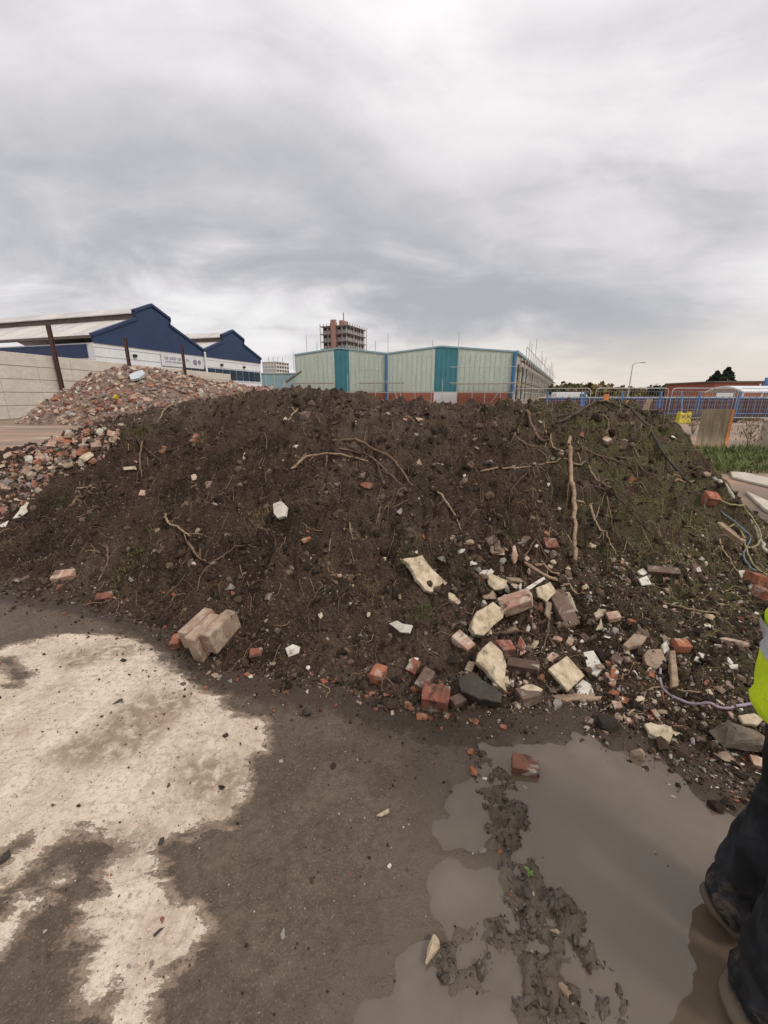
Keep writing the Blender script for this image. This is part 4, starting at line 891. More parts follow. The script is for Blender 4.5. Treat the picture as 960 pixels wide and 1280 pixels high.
def rock(px, py, lpx, ang, mat, label, dims=(1, .75, .5), sink=.3, tilt=(0, 0), group=None, name='stone', cat='stone', n=13, p=3.4):
    q, ex, ey, nn, mpp, _ = frame(px, py, ang); d = np.array(dims) * lpx * mpp; o = link(name, rock_mesh(d, sd(), n, p, name), mat)
    put(o, q + nn * d[2] * (.42 - sink), ex, ey, nn, tilt); return tag(o, label, cat, group)
def slab(out, mat, label, thick=.03, lift=.3, name='slab', cat='slab', tiltv=None, rag=.12, mat2=None):
    """flat broken piece: outline in photograph pixels laid on the local slope"""
    out = np.array(out, float); cx, cy = out.mean(0); p, ex, ey, n, mpp, _ = frame(cx, cy, 0); c = np.array([0, 0, CH])
    if tiltv is not None: n = n + np.array(tiltv); n /= np.linalg.norm(n); ex = ex - n * (ex @ n); ex /= np.linalg.norm(ex); ey = np.cross(n, ex)
    r = np.random.default_rng(sd()); P2 = []
    for i in range(len(out)):
        a, b = out[i], out[(i + 1) % len(out)]; L = np.linalg.norm(b - a); k = max(1, int(L / 7))
        for t in range(k): q = a + (b - a) * t / k; P2.append(q + (r.normal(size=2) * rag * 6 if t else 0))
    L2 = []
    for q in P2: d = ray(*q); w = c + d * (((p - c) @ n) / (d @ n)) - p; L2.append((w @ ex, w @ ey))
    m = len(L2); bm = bmesh.new(); lo = [bm.verts.new((x * r.uniform(.93, 1), y * r.uniform(.93, 1), -thick * .5)) for x, y in L2]; hi = [bm.verts.new((x, y, thick * .5)) for x, y in L2]
    bm.faces.new(hi); bm.faces.new(lo[::-1]); [bm.faces.new((lo[i], lo[(i + 1) % m], hi[(i + 1) % m], hi[i])) for i in range(m)]
    bmesh.ops.recalc_face_normals(bm, faces=bm.faces); bmesh.ops.triangulate(bm, faces=[f for f in bm.faces if len(f.verts) > 4])
    es = [e for e in bm.edges if all(abs(v.co.z - thick * .5) < 1e-6 for v in e.verts) and e.calc_face_angle(0) > .5]; bmesh.ops.bevel(bm, geom=es, offset=min(.004, thick * .2), segments=1, affect='EDGES')
    me = bpy.data.meshes.new(name); bm.to_mesh(me); bm.free(); o = link(name, me, mat); put(o, p + n * thick * lift, ex, ey, n); return tag(o, label, cat)
def smooth_path(pts, k=6):
    P = np.array(pts, float); P = np.vstack([2 * P[0] - P[1], P, 2 * P[-1] - P[-2]]); out = []
    for i in range(1, len(P) - 2):
        for t in np.linspace(0, 1, k, endpoint=False): out.append(.5 * (2 * P[i] + (P[i + 1] - P[i - 1]) * t + (2 * P[i - 1] - 5 * P[i] + 4 * P[i + 1] - P[i + 2]) * t ** 2 + (3 * P[i] - P[i - 1] - 3 * P[i + 1] + P[i + 2]) * t ** 3))
    out.append(P[-2]); return np.array(out)
def stick(pts, wpx, mat, label, name='root', cat='root', taper=.45, lift=0.0, forks=(), wob=.3, sides=7, group=None):
    """root, stick or cable lying on the slope along a line seen in the photograph"""
    r = np.random.default_rng(sd()); W3 = []; c = np.array([0, 0, CH])
    hs = [hit_near(*q) for q in pts]; dep = np.mean([(h - c) @ np.array([0, CP, -SP]) for h in hs]); rad = wpx * dep / F / 2 * (.62 if mat in (P_ROOT, P_ROOTPALE, P_ROOTDARK) else .72)
    sp = smooth_path(hs, 6); m = len(sp); zz = np.array([Hs(q[0], q[1]) for q in sp]); base = np.maximum(sp[:, 2], zz)
    if lift: base = base + lift * np.sin(np.linspace(0, math.pi, m))
    # stays stiff: smooth the heights so that it bridges small hollows
    ker = np.ones(5) / 5; b2 = np.convolve(np.pad(base, 2, 'edge'), ker, 'valid'); base = np.maximum(b2, zz - rad * .1)
    P = np.c_[sp[:, :2], base + rad * .7]; P[1:-1] += r.normal(size=(m - 2, 3)) * rad * wob
    rr = np.linspace(1, taper, m) * rad * (1 + .09 * r.normal(size=m).clip(-1, 1)); o = None
    def tube_me(P, rr):
        V, Q = tube_arr(P, rr, sides); F_ = [tuple(q) for q in Q] + [tuple(range(sides))[::-1], tuple(range(len(V) - sides, len(V)))]
        me = bpy.data.meshes.new(name); me.from_pydata([tuple(v) for v in V], [], F_); me.polygons.foreach_set('use_smooth', [True] * len(F_)); return me
    o = link(name, tube_me(P, rr), mat)
    if mat in (P_ROOT, P_ROOTPALE, P_ROOTDARK) and len(pts) > 2:
        forks = list(forks) + [(r.uniform(.15, .95), r.normal(), r.normal() * .8, r.uniform(.03, .11) * dep / 2.5) for _ in range(4)]
    for i, (t, dx, dy, fl) in enumerate(forks):   # side twigs
        k = int(t * (m - 1)); s0 = P[k]; hx = np.array([s0 + np.array([dx, dy, 0]) * fl * q for q in np.linspace(0, 1, 5)]); hx[:, 2] = [Hs(a, b) + rad * .4 for a, b, _ in hx]; hx[0] = s0
        link('twig', tube_me(hx, np.linspace(rr[k] * .6, rr[k] * .2, 5)), mat, o)
    return tag(o, label, cat, group)

# the mortared block of bricks on the edge of the pale concrete
def masonry_block():
    p = onz(262, 822); o = empty('masonry_chunk', (p[0], p[1], 0), 0, 'tilted chunk of pale bricks still mortared together at the heap foot', 'brick chunk')
    M = Matrix.Rotation(R_(-22), 4, 'Z') @ Matrix.Rotation(R_(13), 4, 'X') @ Matrix.Rotation(R_(-3), 4, 'Y'); o.rotation_euler = M.to_euler(); o.location = (p[0] - .015, p[1] + .085, .135); o.scale = (1.04, 1.04, 1.32)
    bl, bw, bh = .235, .115, .074
    # three columns of bricks standing on edge, with mortar between them
    lay = [(-.088, .0, .01, .235, .076, .105, B_PALE), (-.002, -.03, -.012, .235, .078, .15, B_PALE), (.088, .012, .012, .235, .082, .118, B_PALE), (-.088, .03, -.092, .2, .076, .075, B_ORANGE), (.08, .05, -.085, .18, .09, .07, B_DARK)]
    for i, (x, y, z, l, w, h, m) in enumerate(lay):
        b = link('brick', brick_mesh(l, w, h, 900 + i, .12 if i > 2 else .06), m, o); b.location = (x, y, z); b.rotation_euler = (0, 0, math.pi / 2)
    for x, y in ((-.045, -.005), (.043, -.003)):
        b = MB().box((x, y, -.002), (.026, .215, .118)).build('mortar', brickmat('brick_mortarred', (.27, .145, .10), (.21, .115, .08), mf=.5, soil=.1), o)
    b = link('mortar', rock_mesh((.21, .05, .09), 77), P_TAN, o); b.location = (0, .1, -.02)
masonry_block()
brick(224, 805, 26, 70, B_ORANGE, 'orange brick end tucked behind the masonry chunk', .6, .6, .1)
brick(322, 818, 18, 10, B_RED, 'small red brick end in the soil beside the masonry chunk', .8, .6, .2)
slab([(357, 812), (366, 807), (376, 810), (374, 818), (361, 823)], P_WHITE, 'small white plaster flake right of the masonry chunk', .012, 1.2)
rock(288, 736, 18, 0, P_GREY, 'grey rounded stone in the soil above the masonry chunk'); rock(291, 742, 10, 0, B_RED, 'small red brick crumb under the grey stone', sink=.1)
brick(132, 747, 22, 12, B_RED, 'flat red brick bit at the left heap foot', .6, .35, .15); brick(82, 722, 27, 10, B_PINK, 'pinkish brick half lying at the left of the heap', .65, .45, .15)
rock(77, 735, 12, 0, B_RED, 'red crumb under the pinkish brick half', sink=.1)
# bricks along the foot in the middle
brick(475, 846, 24, 65, B_ORANGE, 'orange red brick end with white face at the heap foot', .8, .75, .1, (10, 5)); brick(518, 836, 20, 60, B_RED, 'dark red brick end with a white top, second along the foot', .75, .7, .1)
rock(519, 829, 15, 0, P_WHITE, 'white mortar lump on top of a dark red brick end', (1, .7, .4), -.5)
brick(532, 852, 32, 60, B_BROWN, 'grey brown brick half between red brick ends', .6, .55, .1); brick(545, 880, 38, -8, B_RED, 'dark faced red brick block at the very edge of the mud', .85, .75, .1)
brick(571, 880, 22, 30, B_BROWN, 'brown brick lump beside the red brick block', .7, .7, .1)
rock(512, 886, 15, 0, B_ORANGE, 'bright orange crumb left of the red brick block', sink=.1); rock(527, 897, 17, 0, B_ORANGE, 'bright orange brick shard in front of the red brick block', sink=.1)
rock(592, 902, 14, 0, B_ORANGE, 'orange shard on the mud right of the brown lump', sink=.1); rock(465, 868, 11, 0, B_RED, 'little red stone left of the foot bricks', sink=.1); rock(483, 870, 11, 0, B_RED, 'little red stone below the orange brick end', sink=.1)
rock(520, 862, 14, 0, B_ORANGE, 'red crumb behind the red brick block', sink=.1); rock(552, 858, 13, 0, B_ORANGE, 'red crumb on top behind the brown lump', sink=.1)
# slabs and boards in the debris
slab([(498, 703), (513, 701), (523, 698), (536, 716), (556, 734), (557, 744), (540, 746), (527, 742), (513, 722)], P_CREAM, 'long ribbed cream board standing out of the soil', .03, 1.3, 'board', 'board')
slab([(556, 742), (566, 746), (578, 756), (572, 759), (560, 752)], P_CREAM, 'small cream offcut at the end of the ribbed board', .02, 1.0)
slab([(582, 790), (590, 770), (610, 758), (624, 768), (622, 778), (606, 792), (598, 800), (588, 799)], P_CREAM, 'broad cream render slab in the upper debris', .045, 1.2)
slab([(588, 834), (598, 816), (606, 809), (620, 822), (625, 838), (623, 862), (625, 872), (612, 860), (600, 845)], P_CREAM, 'pointed cream slab leaning on dark slate', .035, 2.6, tiltv=(-.1, -.25, 0))
slab([(574, 856), (590, 846), (610, 862), (627, 874), (626, 886), (600, 882), (577, 872)], P_DARKSTONE, 'dark slate slab under the pointed cream slab', .07, .6)
slab([(682, 842), (705, 825), (727, 850), (706, 870)], P_CREAM, 'square pale cream tile lying flat in the debris', .022, 1.8, 'tile', 'tile', rag=.03)
slab([(712, 868), (728, 852), (742, 862), (740, 874), (722, 872)], P_WHITE, 'white plaster scrap beside the square cream tile', .015, 1.2)
slab([(688, 874), (720, 871), (752, 874), (750, 879), (700, 880)], P_WOOD, 'flat wooden lath under the square tile', .02, 1.0, 'lath', 'lath')
slab([(607, 725), (612, 720), (632, 729), (630, 738), (616, 741), (608, 734)], P_CREAM, 'small cream render chunk above the white strip', .03, 1.2)
slab([(611, 760), (637, 738), (642, 742), (617, 764)], P_WHITE, 'narrow white strip lying across the debris', .018, 1.6, 'strip', 'strip', rag=.04)
slab([(655, 737), (678, 723), (680, 726), (660, 740)], P_WHITE, 'thin white rod end in the upper debris', .012, 1.8, 'strip', 'strip', rag=.03)
brick(648, 757, 46, 20, B_PINK, 'pinkish brick under flaking plaster in the middle of the debris', .5, .5, 0); brick(697, 766, 54, -62, B_BROWN, 'long dark brown brick standing steep in the debris', .52, .4, 0, broken=.08)
brick(655, 838, 44, -8, B_DARK, 'dark brick behind the pointed cream slab', .42, .4, .1); brick(628, 812, 30, 5, B_RED, 'red brown brick in shade under a bent root', .6, .5, .1)
brick(578, 805, 30, -40, B_PINK, 'pink brick half left of the pointed cream slab', .6, .5, .15); brick(660, 876, 34, 12, B_BROWN, 'brown brick with a cream top at the mud edge', .65, .6, .05)
slab([(646, 872), (662, 866), (677, 873), (660, 883)], P_CREAM, 'cream render patch lying on the brown brick', .014, 4.5)
rock(640, 695, 26, 100, B_PINK, 'long pink stone standing upright in the upper debris', (1, .45, .45), -.1); rock(620, 688, 22, 20, P_TAN, 'tan stone beside the long pink stone', sink=.1); rock(657, 680, 26, 40, B_BROWN, 'brown red stone at the top of the debris')
brick(686, 682, 20, 0, B_RED, 'red brick end near the top of the debris', .8, .7, .2); rock(627, 702, 16, 50, P_GREY, 'grey stone under the long pink stone', (1, .5, .5))
rock(645, 728, 26, -10, P_TAN, 'tan stone behind the narrow white strip', (1, .6, .5)); rock(610, 745, 22, 0, P_TAN, 'tan stone left of the narrow white strip')
slab([(605, 718), (612, 711), (616, 715), (610, 722)], P_WHITE, 'white triangular chip above the cream render chunk', .012, 1.2); slab([(597, 717), (602, 713), (616, 713), (613, 718), (600, 722)], P_WHITE, 'white plastic scrap beside grey stones', .012, 1.2)
rock(545, 715, 12, 0, P_GREY, 'grey pebble right of the ribbed board, lower of two', sink=.1); rock(551, 700, 12, 0, P_GREY, 'grey pebble right of the ribbed board, upper of two', sink=.1); rock(587, 678, 12, 0, P_TAN, 'tan pebble above the olive tuft', sink=.1); rock(577, 690, 12, 0, P_WHITE, 'pale pebble next to the olive tuft', sink=.1)
slab([(665, 738), (682, 731), (690, 744), (678, 756), (668, 750)], P_CREAM, 'curled cream plaster flake above the pink brick', .012, 3); slab([(706, 742), (712, 742), (722, 765), (714, 770), (708, 758)], P_CREAM, 'cream flake right of the long dark brick', .012, 2)
slab([(676, 752), (684, 756), (682, 778), (676, 770)], P_TAN, 'tan flake below the curled plaster', .012, 3); slab([(613, 858), (618, 852), (632, 853), (634, 862), (622, 866), (614, 864)], P_CREAM, 'small cream block behind the brown brick', .03, 1.5)
rock(690, 822, 26, 20, B_PINK, 'pink stone above the square tile', (1, .6, .45)); rock(668, 806, 15, 90, P_CREAM, 'cream pebble under the long dark brick', sink=.1); rock(697, 800, 16, 80, B_PINK, 'small pink stone beside a twig in the debris', sink=.1)
rock(640, 790, 20, 0, P_TAN, 'rusty tan lump below the pink brick'); rock(650, 808, 26, 80, B_RED, 'upright red shard between bent roots', (1, .45, .4), 0)
slab([(729, 820), (742, 818), (754, 840), (746, 850), (736, 846)], P_WHITE, 'crumpled white plastic sheet right of the square tile', .02, 1.5, 'plastic_scrap', 'plastic scrap'); slab([(742, 770), (752, 762), (756, 772), (746, 778)], B_PINK, 'thin pink brick flake right of the debris', .02, 1)
brick(767, 772, 17, 10, B_PINK, 'small square pinkish brick end right of the debris', .8, .5, .1); slab([(746, 790), (752, 776), (755, 788)], P_CREAM, 'cream triangular chip below the pinkish brick end', .01, 1.5)
# right hand apron
slab([(776, 812), (790, 798), (806, 802), (800, 812), (782, 816)], P_TAN, 'flat tan stone above the cable', .03, 1); slab([(800, 824), (806, 817), (822, 816), (829, 832), (816, 842), (804, 836)], P_TAN, 'broad flat brown stone beside the wooden stake', .03, 1)
brick(849, 811, 21, -5, B_ORANGE, 'bright orange brick half next to the wooden stake', .75, .7, 0, broken=.08); slab([(824, 812), (830, 806), (834, 816), (828, 822)], P_WHITE, 'white shard touching the end of the purple cable', .02, 1.5)
slab([(834, 818), (841, 818), (845, 862), (837, 864)], P_WOOD, 'short wooden stake below the orange brick half', .025, 1, 'stake', 'stake', rag=.03)
rock(887, 774, 13, 20, P_CREAM, 'rounded cream stone below the pale stick', (1, .8, .6), 0); stick([(832, 757), (860, 763), (900, 771)], 6, P_ROOTPALE, 'pale straight stick lying across the apron', 'stick', 'stick', .4)
brick(829, 714, 40, -4, B_BROWN, 'flat brown brick sunk in the slope', .28, .2, .3); brick(884, 627, 20, -5, B_ORANGE, 'orange red brick high on the right slope', .8, .8, .05)
brick(700 + 210, 669, 42, -38, P_WOOD, 'grey timber offcut on the right slope', .28, .2, 0, broken=.05, cat='timber'); brick(946, 730, 30, -6, B_ORANGE, 'orange brick on the right slope above the jacket', .75, .6, .05); brick(950, 745, 26, -6, B_RED, 'red brick under the orange brick by the jacket', .75, .6, .1)
slab([(918, 715), (935, 718), (940, 726), (926, 727)], P_WHITE, 'white plaster slab left of the orange brick', .02, 1.2); slab([(930, 730), (940, 732), (952, 748), (945, 752)], P_GREY, 'grey slate strip below the white plaster slab', .015, 1.2)
slab([(796, 726), (806, 722), (812, 733), (800, 734)], P_WHITE, 'white paper like scrap on the right slope', .012, 1.5); slab([(794, 716), (801, 712), (808, 718), (800, 722)], P_WHITE, 'upper white scrap on the right slope', .012, 1.5); rock(876, 699, 9, 0, P_WHITE, 'small white stone alone on the slope', sink=0)
slab([(864, 712), (872, 708), (877, 714), (866, 718)], P_WHITE, 'pale flake left of the timber offcut', .012, 1.4); slab([(866, 828), (872, 817), (880, 820), (876, 831)], P_WHITE, 'white ceramic shard right of the orange brick half', .012, 1.4); slab([(910, 832), (922, 832), (921, 839), (912, 838)], P_WHITE, 'white chip near the jacket hem', .01, 1.4)
brick(918, 805, 30, -12, B_PINK, 'flat pink brick lying left of the jacket', .5, .25, .2); rock(920, 928, 62, -5, P_ROCK, 'big muddy brown boulder at the puddle edge', (1, .6, .55), .15, n=26, p=2.6)
rock(905, 948, 24, 0, P_TAN, 'flat tan stone in front of the boulder', (1, .6, .35), .15); brick(950, 958, 24, -15, B_PINK, 'pink brick end right of the boulder', .7, .5, .1); brick(958, 938, 22, 70, B_RED, 'red brick end behind the pink one by the boulder', .7, .6, .1)
slab([(920, 900), (940, 897), (952, 904), (944, 912), (926, 910)], P_CREAM, 'cream scrap behind the boulder', .02, 1.5)
slab([(804, 912), (812, 910), (838, 916), (841, 922), (836, 935), (820, 929), (810, 924)], P_CREAM, 'torn cream board piece at the puddle edge', .018, 1.6); rock(797, 946, 22, 0, P_TAN, 'brown stone standing in the puddle shallows', (1, .7, .8), .15)
stick([(821, 898), (828, 908), (842, 918)], 5, P_ROOTPALE, 'pale splinter above the torn cream board', 'stick', 'stick', .6)
rock(830, 893, 20, -20, P_TAN, 'brown flat stone above the pale splinter', (1, .75, .4)); rock(784, 902, 14, 0, B_PINK, 'pink stone beside the wet soil clump'); rock(773, 896, 14, 80, P_TAN, 'tan stone behind the wet soil clump')
for i, (px, py) in enumerate(((700 + 67, 868), (772, 882), (779, 876), (765, 855))): rock(px, py, 14, 20 * i, (B_RED, B_PINK, B_ORANGE, B_RED)[i], ('dark red crumb near the cable', 'pink crumb near the cable', 'orange crumb near the cable', 'red crumb above the others near the cable')[i], sink=.1)
rock(799, 873, 18, 10, P_CREAM, 'cream flake left of the purple cable', (1, .5, .3)); rock(822, 868, 9, 90, P_WHITE, 'white pebble inside the bend of the purple cable', sink=0)
rock(760, 908, 34, 0, plain('wet_soil_clump', (.045, .034, .026), (.03, .022, .017), 20, .8, 1, 90, .01), 'dark wet clump of soil and roots at the puddle', (1, .8, .7), .2, n=24, p=2, name='soil_clump', cat='soil clump')
# on the face of the heap
slab([(345, 633), (355, 629), (362, 636), (360, 648), (351, 651), (346, 645)], P_WHITE, 'white square stone alone on the middle of the heap', .03, 1); rock(383, 676, 15, 30, B_ORANGE, 'orange red shard below the white square stone', (1, .6, .4), 0)
rock(455, 595, 18, -10, B_PINK, 'pink brick face high on the heap', (1, .6, .35)); rock(458, 607, 20, 0, B_RED, 'dull red brick flake under the pink one', (1, .45, .3)); rock(521, 580, 17, 20, P_TAN, 'tan angular stone right of the root bundle', (1, .8, .5), .1)
rock(499, 641, 11, 90, P_GREY, 'grey square pebble in the middle slope', sink=0); rock(262, 607, 17, 20, B_PINK, 'pinkish flint on the left slope', (1, .55, .4), 0); rock(524, 526, 14, 0, B_PINK, 'pink stone near the crest', (1, .8, .6))
slab([(489, 782), (499, 778), (506, 782), (518, 784), (515, 794), (503, 793), (496, 787)], P_WHITE, 'jagged white plaster piece low on the heap', .015, 1.6); rock(424, 721, 9, 0, B_PINK, 'small round pink pebble beside a pale splinter', sink=0)
rock(528, 672, 9, 0, B_ORANGE, 'orange pebble above the olive grass tuft', sink=.1); rock(517, 672, 8, 0, B_PINK, 'pinkish pebble above the olive grass tuft', sink=.1); rock(382, 522, 26, 10, B_BROWN, 'brown stone with roots near the crest', (1, .6, .6))
slab([(16, 650), (24, 640), (30, 628), (42, 630), (40, 638), (26, 648)], P_WHITE, 'white board scrap at the left end of the heap', .015, 1.2); slab([(-12, 656), (12, 652), (8, 660), (-14, 664)], P_WHITE, 'white sheet cut by the left picture edge', .012, 1.2)
brick(246, 551, 17, 60, B_ORANGE, 'orange brick bit by a root on the left crest', .5, .5, 0); slab([(155, 585), (171, 584), (173, 588), (157, 589)], P_CREAM, 'thin cream strip on the left slope', .012, 1.5)
rock(112, 574, 18, 50, P_CREAM, 'cream rock at the left shoulder of the heap', (1, .7, .6), 0); rock(105, 581, 14, 30, P_WHITE, 'paler rock under the cream rock', (1, .7, .6), 0); rock(612, 580, 12, 0, P_GREY, 'pale pebble on the upper middle slope', sink=0); rock(841, 548, 9, 0, P_WHITE, 'white stone on the right shoulder', sink=0); rock(881, 595, 12, 0, P_TAN, 'tan stone on the right flank', sink=0)
# in the mud and puddles
brick(655, 965, 36, -14, brickmat('brick_wet', (.20, .085, .055), (.12, .06, .043), mf=.3, soil=.5), 'red brown brick half standing in the puddle', .72, .7, .2, broken=.08); rock(657, 988, 13, 60, P_GREY, 'pale pebble in front of the puddle brick', sink=0)
rock(540, 1192, 36, 70, P_CREAM, 'cream stone lying at the small puddle', (1, .5, .45), .2); rock(354, 1168, 14, 80, P_GREY, 'small pale stone alone on the mud', (1, .5, .4), .2); rock(383, 893, 17, 0, P_DARKSTONE, 'dark lump alone on the mud below the heap', (1, .8, .8), .1)
slab([(470, 1022), (480, 1016), (486, 1013), (487, 1018), (476, 1023)], P_CREAM, 'tiny yellow splinter on the mud', .008, 1.2, 'splinter', 'splinter'); rock(588, 942, 12, 40, B_ORANGE, 'orange pebble on the mud, upper of two', sink=.1); rock(591, 966, 14, 100, B_ORANGE, 'orange pebble on the mud, lower of two', sink=.1)
rock(606, 975, 8, 0, P_WHITE, 'white pebble by the orange pebbles', sink=.1); rock(627, 1066, 11, 0, B_ORANGE, 'orange crumb on the mud ridge', sink=.1); rock(656, 1060, 9, 80, B_ORANGE, 'small orange chip right on the mud ridge', sink=.1); rock(604, 1064, 12, 0, P_GREY, 'grey pebble left of the orange crumb', sink=.1)
rock(708, 1244, 26, -50, P_TAN, 'brown stone in the churned mud', (1, .5, .45), .15); rock(694, 1167, 13, 0, P_TAN, 'tan pebble on the mud ridge', sink=.1); rock(202, 1053, 11, 70, P_DARKSTONE, 'dark pebble on the pale concrete', (1, .6, .6), .1); rock(147, 878, 14, 20, P_DARKSTONE, 'dark flake on the pale concrete', (1, .4, .3), .1)
rock(5, 1075, 22, 45, P_DARKSTONE, 'dark wet lump at the left picture edge', (1, .6, .5), .2); rock(198, 1168, 20, 45, P_DARKSTONE, 'dark mud lump on a pale concrete streak', (1, .45, .3), .3); rock(774, 1043, 11, 0, P_DARKSTONE, 'dark pebble in the middle of the large puddle', (1, .8, .6), .3); rock(803, 1110, 11, -30, P_DARKSTONE, 'dark pebble farther down the large puddle', (1, .6, .6), .3)
rock(642, 1015, 11, 0, P_DARKSTONE, 'dark pebble under the puddle brick, left of two', sink=.2); rock(664, 1026, 11, 0, P_DARKSTONE, 'dark pebble under the puddle brick, right of two', sink=.2); rock(660, 1118, 18, 80, P_DARKSTONE, 'dark stone below the green seedling', (1, .7, .6), .2); rock(845, 992, 12, 0, P_DARKSTONE, 'dark lump at the far edge of the large puddle', (1, .6, .5), .3)

# ------------------------------------------------------------------ roots, sticks and cables on the slope
M_CABLEBLACK = plain('black_hose', (.075, .07, .064), (.045, .04, .036), 20, .8, 0, soil=.4); M_ROPE = plain('dirty_white_rope', (.50, .46, .40), (.34, .30, .25), 30, .9, .5, 200, .003); M_PURPLE = plain('lavender_cable', (.36, .29, .34), (.27, .21, .25), 25, .55, 0); M_YELLOWWIRE = plain('yellow_green_wire', (.30, .27, .12), (.2, .18, .08), 30, .6, 0); M_BLUEWIRE = plain('blue_wire', (.17, .20, .25), (.12, .14, .17), 30, .6, 0)
stick([(712, 550), (712, 580), (715, 625), (717, 670), (718, 706)], 9, P_ROOTPALE, 'thick pale stick lying straight down the right slope', 'stick', 'stick', .8, forks=((.2, -1, .1, .12),))
stick([(600, 592), (645, 587), (690, 583), (711, 578)], 4, P_ROOTPALE, 'thin pale root running left from the thick stick', forks=((.5, .3, -.6, .12),)); stick([(714, 580), (738, 596), (763, 613)], 4.5, P_ROOTPALE, 'pale root running right and down from the thick stick'); stick([(651, 515), (661, 536), (676, 553), (694, 566)], 7, P_ROOT, 'brown root reaching from the crest to the thick stick', taper=.7, forks=((.5, .8, -.2, .2),))
stick([(640, 545), (655, 556), (672, 560)], 5, P_ROOT, 'short brown root beside the crest root'); stick([(682, 540), (688, 556), (700, 566)], 4, P_ROOTPALE, 'short pale root left of the thick stick top')
stick([(547, 616), (560, 634), (568, 650), (576, 666)], 5.5, P_ROOTPALE, 'crooked pale root in the middle slope', lift=.02, forks=((.6, .5, -.3, .1),)); stick([(364, 589), (388, 577), (420, 573), (460, 580)], 5.5, P_ROOTPALE, 'long pale arched root on the upper slope', lift=.04)
stick([(416, 553), (444, 556), (470, 570), (498, 590), (516, 612)], 7, P_ROOT, 'thickest root of the bundle below the crest', lift=.04, forks=((.35, .4, -.8, .22), (.6, -.3, -.9, .2))); stick([(424, 562), (456, 573), (486, 596), (520, 622)], 4.5, P_ROOT, 'lower thin root of the bundle below the crest', lift=.02); stick([(432, 556), (468, 579), (476, 600), (480, 612)], 4, P_ROOTDARK, 'drooping dark root of the bundle below the crest', lift=.03)
stick([(437, 654), (440, 673), (449, 689)], 3.5, P_ROOTPALE, 'short pale twig below the bundle'); stick([(476, 634), (472, 652), (465, 670)], 4, P_ROOT, 'brown forked twig in the middle slope', forks=((.4, .6, -.2, .08),)); stick([(405, 728), (412, 724), (420, 720)], 5, P_ROOTPALE, 'pale splinter in the dark soil', 'stick', 'stick')
stick([(738, 632), (746, 658), (759, 674), (769, 697)], 5.5, P_ROOTPALE, 'crooked pale root right of the thick stick', forks=((.5, -.5, -.1, .1),)); stick([(758, 624), (764, 650), (765, 676)], 3.5, P_ROOT, 'thin root hanging right of the crooked root'); stick([(722, 604), (770, 628), (800, 655), (828, 682), (846, 702)], 4, P_ROOTDARK, 'long dark root crossing the right slope')
stick([(216, 502), (206, 516), (199, 527)], 4, P_ROOTPALE, 'pale twig against the left crest', lift=.03); stick([(178, 553), (175, 578), (178, 599)], 4.5, P_ROOT, 'upright brown twig on the left slope', lift=.03); stick([(140, 560), (178, 562), (202, 578)], 4, P_ROOTDARK, 'dark bent root on the left slope'); stick([(96, 612), (116, 611), (124, 613)], 3.5, P_ROOTPALE, 'short pale straw on the left slope')
stick([(207, 644), (211, 659), (228, 668), (239, 673)], 6, P_ROOTPALE, 'broken pale root in a dark hollow', lift=.03); stick([(233, 678), (246, 698), (262, 706)], 6, P_ROOT, 'thick curved root under the broken root', lift=.02); stick([(264, 704), (251, 722), (247, 740)], 4, P_ROOT, 'thin root hanging from the curved root'); stick([(264, 706), (290, 696), (322, 687)], 4, P_ROOT, 'thin root reaching right from the curved root', lift=.03)
stick([(135, 684), (134, 706), (123, 730)], 5, P_ROOT, 'brown root low on the left slope', forks=((.5, -.6, -.2, .1),)); stick([(236, 544), (250, 548), (236, 556), (210, 566)], 5, P_ROOTDARK, 'dark root by the orange brick bit'); stick([(88, 635), (104, 624), (116, 618)], 6, P_ROOT, 'muddy root left of the slope centre'); stick([(372, 512), (364, 524), (360, 528)], 4.5, P_ROOTPALE, 'short pale stick beside the crest stone')
stick([(695, 532), (725, 520), (748, 508), (775, 514)], 6, P_ROOTDARK, 'dark root looped over the right crest', lift=.05); stick([(752, 522), (760, 534), (757, 548)], 5, P_ROOT, 'drooping root under the right crest', lift=.02); stick([(720, 566), (752, 572), (775, 580)], 5, P_ROOT, 'horizontal root under the right crest', forks=((.5, .4, -.5, .25),)); stick([(770, 573), (800, 590), (828, 615)], 4, P_ROOT, 'slanting root on the right shoulder')
stick([(842, 606), (856, 604), (868, 603)], 5, P_ROOTPALE, 'short pale stick on the right shoulder', 'stick', 'stick'); stick([(660, 590), (640, 612), (636, 640)], 3.5, P_ROOTDARK, 'thin dark root under the long pale root')
stick([(752, 500), (782, 508), (805, 535), (832, 574), (864, 610)], 3.4, M_CABLEBLACK, 'black hose trailing down the right shoulder of the heap', 'hose', 'hose', 1, lift=.02, wob=.05); stick([(892, 600), (912, 622), (934, 647), (946, 670), (958, 694)], 7, M_ROPE, 'dirty white twisted rope on the right flank', 'rope', 'rope', 1.1, wob=.25)
stick([(893, 626), (922, 638), (940, 656), (949, 678), (938, 690), (926, 682)], 3.5, M_YELLOWWIRE, 'looped yellow green wire on the right flank', 'wire', 'wire', 1, lift=.04); stick([(900, 662), (922, 664), (930, 688), (942, 710), (958, 722)], 3.5, M_YELLOWWIRE, 'yellow green wire trailing above the orange brick', 'wire', 'wire', 1, lift=.02); stick([(900, 640), (930, 668), (936, 680), (928, 700), (945, 716)], 3, M_BLUEWIRE, 'thin blue grey wire tangled in the yellow wires', 'wire', 'wire', 1, lift=.03)
stick([(898, 672), (904, 690), (914, 706), (924, 720)], 4.5, P_ROOTPALE, 'bent straw coloured twig above the white plaster slab'); stick([(831, 811), (833, 822), (825, 838), (826, 857), (840, 872), (870, 884), (905, 889), (939, 881)], 5, M_PURPLE, 'lavender cable snaking over the debris apron', 'cable', 'cable', 1, wob=.05)
